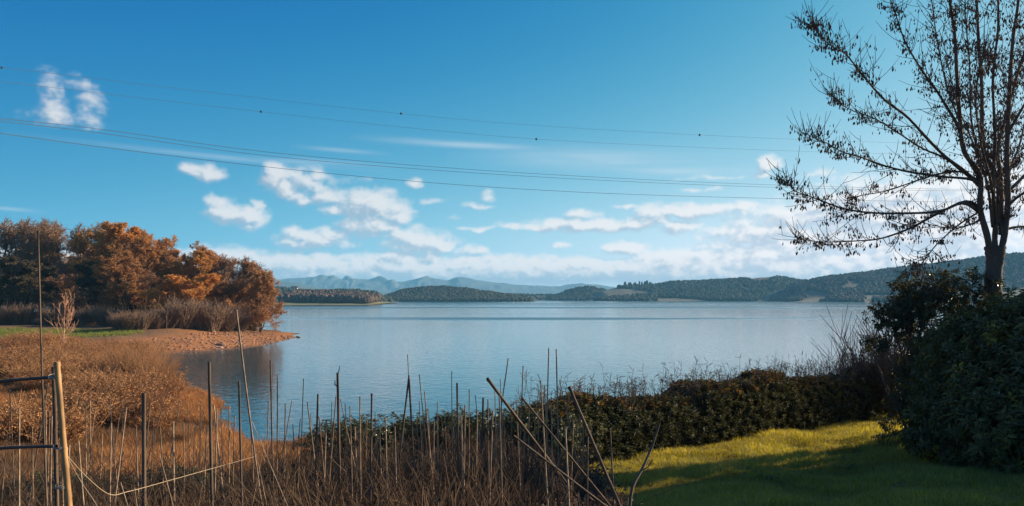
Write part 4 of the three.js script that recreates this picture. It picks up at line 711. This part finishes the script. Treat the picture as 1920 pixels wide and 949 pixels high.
function standing(tx, ty, bx, by, d, lean = 0) {       // extends the line seen in the picture down into the earth
  const top = at(tx, ty, d), low = at(bx, by, d + lean), dir = low.clone().sub(top).normalize(); if (dir.y > -0.3) dir.y = -0.3; let p = top.clone();
  for (let k = 0; k < 400; k++) { p.addScaledVector(dir, 0.01); if (p.y < groundY(p.x, -p.z) - 0.12) break; } return [p, top];
}
{
  const r = rng(801); let seed = 1;
  const GROUP = 'canes stuck in the garden plot';
  // named ones: [top x, y, lower x, y, depth, radius, material, label]
  const special = [
    [71, 432, 81, 690, 4.6, 0.0062, CM.wood, 'tallest thin stake, rising past the treetops beside the bamboo gatepost'],
    [443, 581, 480, 852, 5.6, 0.0075, CM.straw[2], 'tall leaning stake with a small hook at its top before the headland'],
    [269, 737, 271, 949, 5.0, 0.0145, CM.wood, 'thick dark post with wire tied round it left of the inlet'],
    [392, 679, 399, 949, 5.6, 0.0125, CM.wood, 'thick dark post standing before the inlet water'],
    [448, 715, 454, 949, 6.0, 0.0095, CM.wood, 'dark post directly behind the tall leaning stake'],
    [633, 699, 636, 861, 7.6, 0.0150, CM.wood, 'thick dark post with a broken fork against the water'],
    [767, 704, 750, 848, 7.8, 0.0105, CM.wood, 'left leg of the two poles crossed like a tent'],
    [767, 711, 776, 881, 7.8, 0.0115, CM.wood, 'right leg of the two poles crossed like a tent'],
    [697, 738, 693, 949, 6.2, 0.0090, CM.wood, 'dark upright post between the forked post and the tent poles'],
    [857, 718, 859, 861, 8.0, 0.0115, CM.wood, 'dark upright post right of the tent poles'],
    [906, 746, 903, 855, 8.4, 0.0120, CM.wood, 'short thick post with a knob left of the slanting pole'],
    [1029, 653, 1024, 842, 8.8, 0.0080, CM.straw[1], 'left of the two tallest thin canes against the open water'],
    [1043, 655, 1048, 900, 8.8, 0.0085, CM.straw[1], 'right of the two tallest thin canes against the open water'],
    [953, 672, 930, 830, 8.6, 0.0075, CM.straw[1], 'tall thin cane leaning behind the top of the slanting pole'],
    [981, 686, 976, 809, 9.0, 0.0078, CM.straw[1], 'tall thin cane right of the slanting pole top'],
    [507, 676, 512, 868, 7.0, 0.0078, CM.wood, 'tall dark cane right of the leaning stake, against the water'],
    [596, 739, 592, 884, 7.2, 0.0100, CM.wood, 'dark post left of the forked post'],
    [1102, 816, 1101, 949, 6.6, 0.0085, CM.wood, 'dark short post before the dark end of the hedge'],
    [1144, 804, 1150, 905, 7.4, 0.0085, CM.wood, 'short grey post standing before the sunlit lawn'],
  ];
  for (const [tx, ty, bx, by, d, rad, m, label] of special) { const [b, t] = standing(tx, ty, bx, by, d); tag(caneMesh(m === CM.wood && rad > 0.009 ? 'garden_post' : 'garden_cane', b, t, rad, seed++, m, scene, 0.85, m === CM.wood && rad > 0.009 ? 1 : 0), label, rad > 0.009 ? 'post' : 'cane', GROUP); }
  // slanting poles: [top, foot, depths, radius]
  const slant = [
    [914, 710, 1030, 862, 6.6, 7.4, 0.0150, 'thick pole slanting across the canes, highest of the fallen poles'],
    [979, 746, 1122, 922, 6.4, 6.9, 0.0095, 'middle one of the three parallel slanting poles'],
    [963, 817, 1136, 948, 5.6, 6.0, 0.0085, 'lowest one of the three parallel slanting poles'],
    [1067, 725, 1156, 935, 6.4, 6.4, 0.0150, 'thick pole leaning from the water edge down to the lawn'],
  ];
  for (const [tx, ty, bx, by, d0, d1, rad, label] of slant) { const top = at(tx, ty, d0), low = at(bx, by, d1), dir = low.clone().sub(top).normalize(), p = low.clone(); for (let k = 0; k < 200 && p.y > groundY(p.x, -p.z) - 0.06; k++) p.addScaledVector(dir, 0.01); tag(caneMesh('slanting_pole', p, top, rad, seed++, CM.wood, scene, 0.9, 4), label, 'pole', 'fallen poles at the right of the plot'); }
  { // crooked branch before the lawn
    const g = mesh('crooked_stick', (() => { const s = new Shape(), P = smooth([at(1237, 792, 7.0), at(1222, 838, 7.0), at(1203, 882, 6.9), at(1186, 915, 6.8), at(1178, 1000, 6.7), at(1176, 1090, 6.7)], 20), o = P[P.length - 1]; const Q = P.map((p) => p.clone().sub(o)); s.tube(Q, Q.map((_, i) => lerp(0.010, 0.016, i / 20) * (1 + 0.12 * Math.sin(i * 1.9))), 7); s.tube([Q[8], Q[8].clone().add(V(0.05, 0.03, 0.02)), Q[8].clone().add(V(0.09, 0.10, 0.02))], [0.006, 0.005, 0.004], 5); return s.build(); })(), CM.wood); g.position.copy(at(1176, 1090, 6.7)); tag(g, 'crooked dark branch stuck upright before the sunlit lawn', 'stick', GROUP); }
  { // small hook and broken fork
    const k = scene.children.filter((o) => o.userData.label && /hook at its top/.test(o.userData.label))[0], t = at(443, 581, 5.6).sub(k.position), s = new Shape(); s.tube([t.clone().add(V(-0.02, -0.004, 0)), t.clone().add(V(-0.008, 0.004, 0)), t.clone().add(V(0.006, -0.01, 0)), t.clone().add(V(0.008, -0.03, 0))], 0.004, 5); mesh('hook', s.build(), CM.wood, k);
    const f = scene.children.filter((o) => o.userData.label && /broken fork/.test(o.userData.label))[0], b = at(633, 725, 7.6).sub(f.position), s2 = new Shape(); s2.tube([b, b.clone().add(V(-0.025, 0.02, 0.01)), b.clone().add(V(-0.022, 0.06, 0.01))], [0.007, 0.006, 0.004], 5); mesh('broken_fork', s2.build(), CM.wood, f); const s3 = new Shape(); s3.tube([at(634, 702, 7.6).sub(f.position), at(637, 686, 7.6).sub(f.position)], [0.006, 0.003], 5); mesh('splinter', s3.build(), CM.wood, f);
  }
  // the many thin canes
  const thin = [
    [18, 730, 24, 917], [36, 766, 37, 935], [13, 813, 3, 935], [90, 718, 54, 933], [85, 770, 86, 875], [92, 774, 88, 850], [97, 780, 98, 850], [147, 827, 157, 933], [160, 754, 160, 935], [169, 751, 170, 933], [179, 764, 166, 868], [192, 812, 184, 910], [206, 752, 225, 925], [208, 793, 206, 923], [223, 783, 212, 887], [229, 751, 225, 868], [237, 764, 225, 868],
    [281, 760, 274, 868], [288, 783, 283, 933], [306, 757, 290, 822], [337, 751, 316, 900], [344, 793, 342, 917], [352, 757, 353, 868], [377, 752, 375, 888], [401, 760, 417, 897], [407, 767, 403, 880], [414, 762, 418, 880], [430, 760, 427, 894], [503, 752, 498, 884], [520, 702, 517, 852], [535, 757, 532, 868], [547, 752, 535, 822], [549, 796, 552, 874], [569, 710, 565, 874], [563, 786, 555, 884], [576, 754, 586, 835], [598, 781, 604, 860], [582, 777, 588, 868],
    [622, 754, 620, 881], [630, 744, 623, 822], [638, 748, 649, 796], [656, 762, 659, 949], [647, 757, 650, 880], [675, 744, 677, 861], [678, 778, 676, 850], [703, 773, 705, 848], [723, 783, 726, 900], [735, 825, 736, 949], [764, 665, 766, 705], [786, 702, 794, 780], [786, 752, 791, 868], [780, 786, 794, 930], [796, 734, 805, 835], [820, 754, 821, 855], [847, 697, 848, 887], [880, 731, 879, 861], [891, 741, 902, 848], [915, 749, 916, 861], [928, 734, 931, 848], [938, 711, 942, 800],
    [1014, 715, 1020, 822], [1021, 723, 1026, 835], [1049, 712, 1081, 858], [1062, 757, 1078, 848], [1087, 780, 1087, 900], [1094, 800, 1092, 905], [936, 737, 941, 930], [958, 780, 961, 923], [992, 764, 990, 900], [1003, 790, 1004, 870], [880, 731, 878, 933], [865, 780, 869, 930], [950, 870, 944, 940], [740, 800, 742, 880], [835, 800, 838, 900], [814, 790, 812, 880], [872, 760, 870, 870], [895, 770, 893, 870], [924, 770, 920, 880], [968, 750, 972, 840], [1010, 770, 1008, 860], [1034, 760, 1036, 870],
    [60, 800, 58, 920], [116, 800, 122, 930], [130, 835, 126, 930], [255, 800, 262, 920], [300, 800, 303, 910], [325, 790, 329, 900], [365, 800, 362, 900], [388, 800, 384, 910], [440, 780, 436, 900], [470, 800, 474, 900], [612, 790, 610, 880], [665, 800, 668, 890], [688, 790, 684, 880], [712, 800, 715, 890], [756, 790, 759, 890], [805, 790, 803, 890], [850, 800, 853, 900], [945, 790, 948, 890], [985, 800, 981, 890], [1060, 800, 1064, 890], [1075, 790, 1072, 880],
  ];
  for (const [tx, ty, bx, by] of thin) {
    const d = 6.2 + r() * 4.6 - (tx < 150 ? 1.2 : 0), [b, t] = standing(tx, ty, bx, by, d, (r() - 0.5) * 0.25), rad = 0.0066 + 0.0034 * r(), mid_ = tx < 480;
    const bc = caneMesh('bean_cane', b, t, rad, seed++, CM.straw[(r() * 3) | 0], scene, 0.65); bc.userData.px = tx;
    tag(bc, mid_ ? 'thin pale bean cane among many before the dry heath slope' : tx < 900 ? 'thin bean cane among many before the lake and bramble bank' : 'thin bean cane in the dense cluster round the slanting poles', 'cane', mid_ ? 'bean canes before the heath' : tx < 900 ? 'bean canes before the bramble bank' : 'bean canes round the slanting poles');
  }
  // which cane: counted from the nearest landmark on its left
  { const marks = [[-9, 'the picture edge at the left'], [106, 'the bamboo gatepost'], [269, 'the post tied with wire'], [392, 'the thick inlet post'], [448, 'the leaning stake'], [507, 'the tall dark cane at the water'], [596, 'the dark post left of the forked one'], [633, 'the forked post'], [697, 'the dark upright post'], [767, 'the tent-like crossed poles'], [857, 'the dark post beside the crossed poles'], [906, 'the short knobbed post'], [953, 'the leaning tall cane'], [1029, 'the tallest thin canes']];
    const nth = ['first', 'second', 'third', 'fourth', 'fifth', 'sixth', 'seventh', 'eighth', 'ninth', 'tenth', 'eleventh', 'twelfth', 'thirteenth', 'fourteenth', 'fifteenth', 'sixteenth', 'seventeenth', 'eighteenth', 'nineteenth', 'twentieth', 'twenty-first', 'twenty-second', 'twenty-third', 'twenty-fourth', 'twenty-fifth'];
    const all = scene.children.filter((o) => o.userData.px !== undefined).sort((a, b) => a.userData.px - b.userData.px); let cur = -1, n = 0;
    for (const o of all) { let m = 0; while (m < marks.length - 1 && o.userData.px >= marks[m + 1][0]) m++; if (m !== cur) { cur = m; n = 0; } o.userData.label = `${nth[n++]} thin bean cane to the right of ${marks[m][1]}`; delete o.userData.px; } }
  // bamboo gatepost: two canes tied together, with two rails running off to the left
  const d = 3.6, [pb, pt] = standing(106, 679, 126, 949, d), gp = group('bamboo_gatepost', pb); tag(gp, 'sunlit bamboo gatepost of two canes tied with wire', 'post');
  const put = (name, a, b, rad, mat, nodes) => { const m = caneMesh(name, a, b, rad, seed++, mat, gp, 0.8, nodes); m.position.sub(pb); return m; };
  put('front_cane', pb, pt, 0.0165, CM.bamboo, 5).userData.label = 'pale sunlit bamboo cane';
  { const [b2, t2] = standing(100, 688, 106, 949, d + 0.06); put('rear_cane', b2, t2, 0.011, CM.wood, 5).userData.label = 'dark cane behind the pale one'; const [b3, t3] = standing(118, 790, 131, 949, d + 0.03); put('short_cane', b3, t3, 0.009, CM.bamboo, 5); }
  for (const [px, py] of [[106, 707], [115, 839], [119, 913]]) { const c = at(px - 3, py, d + 0.01).sub(pb); for (let k = 0; k < 3; k++) { const t = new THREE.TorusGeometry(0.027, 0.0016, 5, 18); t.rotateX(Math.PI / 2 + 0.2 * (k - 1)); const w = mesh('wire_tie', t, CM.wire, gp); w.position.copy(c).add(V(0, 0.008 * (k - 1), 0)); } }
  tag(caneMesh('bamboo_rail', at(-130, 737, 3.9), at(104, 707, 3.62), 0.0085, seed++, CM.wood, scene, 0.9), 'upper dark bamboo rail tied to the gatepost', 'rail', 'rails at the gatepost');
  tag(caneMesh('bamboo_rail', at(-130, 857, 3.9), at(106, 837, 3.62), 0.0085, seed++, CM.wood, scene, 0.9), 'lower dark bamboo rail tied to the gatepost', 'rail', 'rails at the gatepost');
  const wire = (name, label, px, rad, mat, grp) => { const P = smooth(px.map(([x, y, q]) => at(x, y, q)), 40), o = P[0].clone(), s = new Shape(); s.tube(P.map((p) => p.clone().sub(o)), rad, 5); const m = mesh(name, s.build(), mat); m.position.copy(o); return tag(m, label, 'wire', grp); };
  wire('garden_string', 'pale string sagging from the bamboo gatepost to the leaning stake', [[120, 848, 3.6], [160, 892, 3.9], [205, 927, 4.2], [240, 922, 4.5], [325, 899, 5.0], [400, 878, 5.4], [482, 855, 5.7]], 0.0017, CM.string);
  wire('garden_string', 'loose string hanging down beside the gatepost', [[124, 852, 3.62], [150, 900, 3.7], [190, 960, 3.75], [215, 1000, 3.75]], 0.0014, CM.string);
  [[300, 856, 327, 964, 4.4, 'pale dry stalk low in the weeds right of the wire-tied post'], [226, 905, 248, 975, 4.2, 'short pale dry stalk under the sagging string'], [472, 790, 545, 960, 5.2, 'longest dry stalk, leaning right from the leaning stake'], [480, 850, 500, 960, 5.0, 'short dry stalk at the foot of the leaning stake'], [494, 838, 470, 960, 5.1, 'dry stalk slanting left across the foot of the leaning stake'], [252, 915, 262, 980, 4.3, 'short dry stalk just left of the wire-tied post']].forEach(([a, b, c, e, q, text]) => tag(caneMesh('dry_stalk', ...(() => { const [p, t] = standing(a, b, c, e, q); return [p, t]; })(), 0.0035, seed++, CM.straw[0], scene, 0.6), text, 'stalk', 'dry stalks leaning in the weeds'));

  // ---------------------------------------------------------------- overhead lines across the sky
  const line = (label, px, rad, balls, grp) => {
    const m = wire('power_line', label, px, rad, CM.cable, grp), P = smooth(px.map(([x, y, q]) => at(x, y, q)), 200);
    for (const bx of balls) { let best = P[0], e = 1e9; for (const p of P) { const X = 960 + p.x / -p.z * F; if (Math.abs(X - bx) < e) { e = Math.abs(X - bx); best = p; } } const s = new THREE.SphereGeometry(1, 12, 8); const k = mesh('marker_ball', s, CM.cable, m); k.position.copy(best).sub(m.position); k.scale.setScalar(-best.z / F * 2.1); }
  };
  const dep = (x) => lerp(120, 330, clamp((x + 120) / 2200, 0, 1.2)), L = (pts) => pts.map(([x, y]) => [x, y, dep(x)]);
  line('highest thin overhead line with three dark marker balls', L([[-120, 118], [3, 127], [400, 174], [752, 213], [1000, 235], [1312, 253], [1510, 262], [1800, 271], [2080, 276]]), 0.026, [3, 752, 1312], 'overhead lines');
  line('second highest thin overhead line with two dark marker balls', L([[-120, 142], [0, 153], [240, 181], [485, 209], [750, 238], [1007, 261], [1300, 276], [1510, 284], [1800, 291], [2080, 294]]), 0.026, [485, 1007], 'overhead lines');
  line('upper wire of the close pair of overhead lines', L([[-120, 209], [0, 222], [170, 240], [500, 285], [900, 319], [1300, 341], [1560, 350], [1800, 355], [2080, 357]]), 0.045, [], 'overhead lines');
  line('lower wire of the close pair of overhead lines', L([[-120, 213], [0, 227], [170, 247], [500, 292], [900, 325], [1300, 346], [1560, 354], [1800, 358], [2080, 359]]), 0.045, [], 'overhead lines');
  line('lowest and darkest overhead line across the sky', L([[-120, 236], [0, 250], [200, 277], [500, 313], [800, 342], [1100, 361], [1480, 373], [1800, 379], [2080, 381]]), 0.05, [], 'overhead lines');
}

renderer.render(scene, camera);
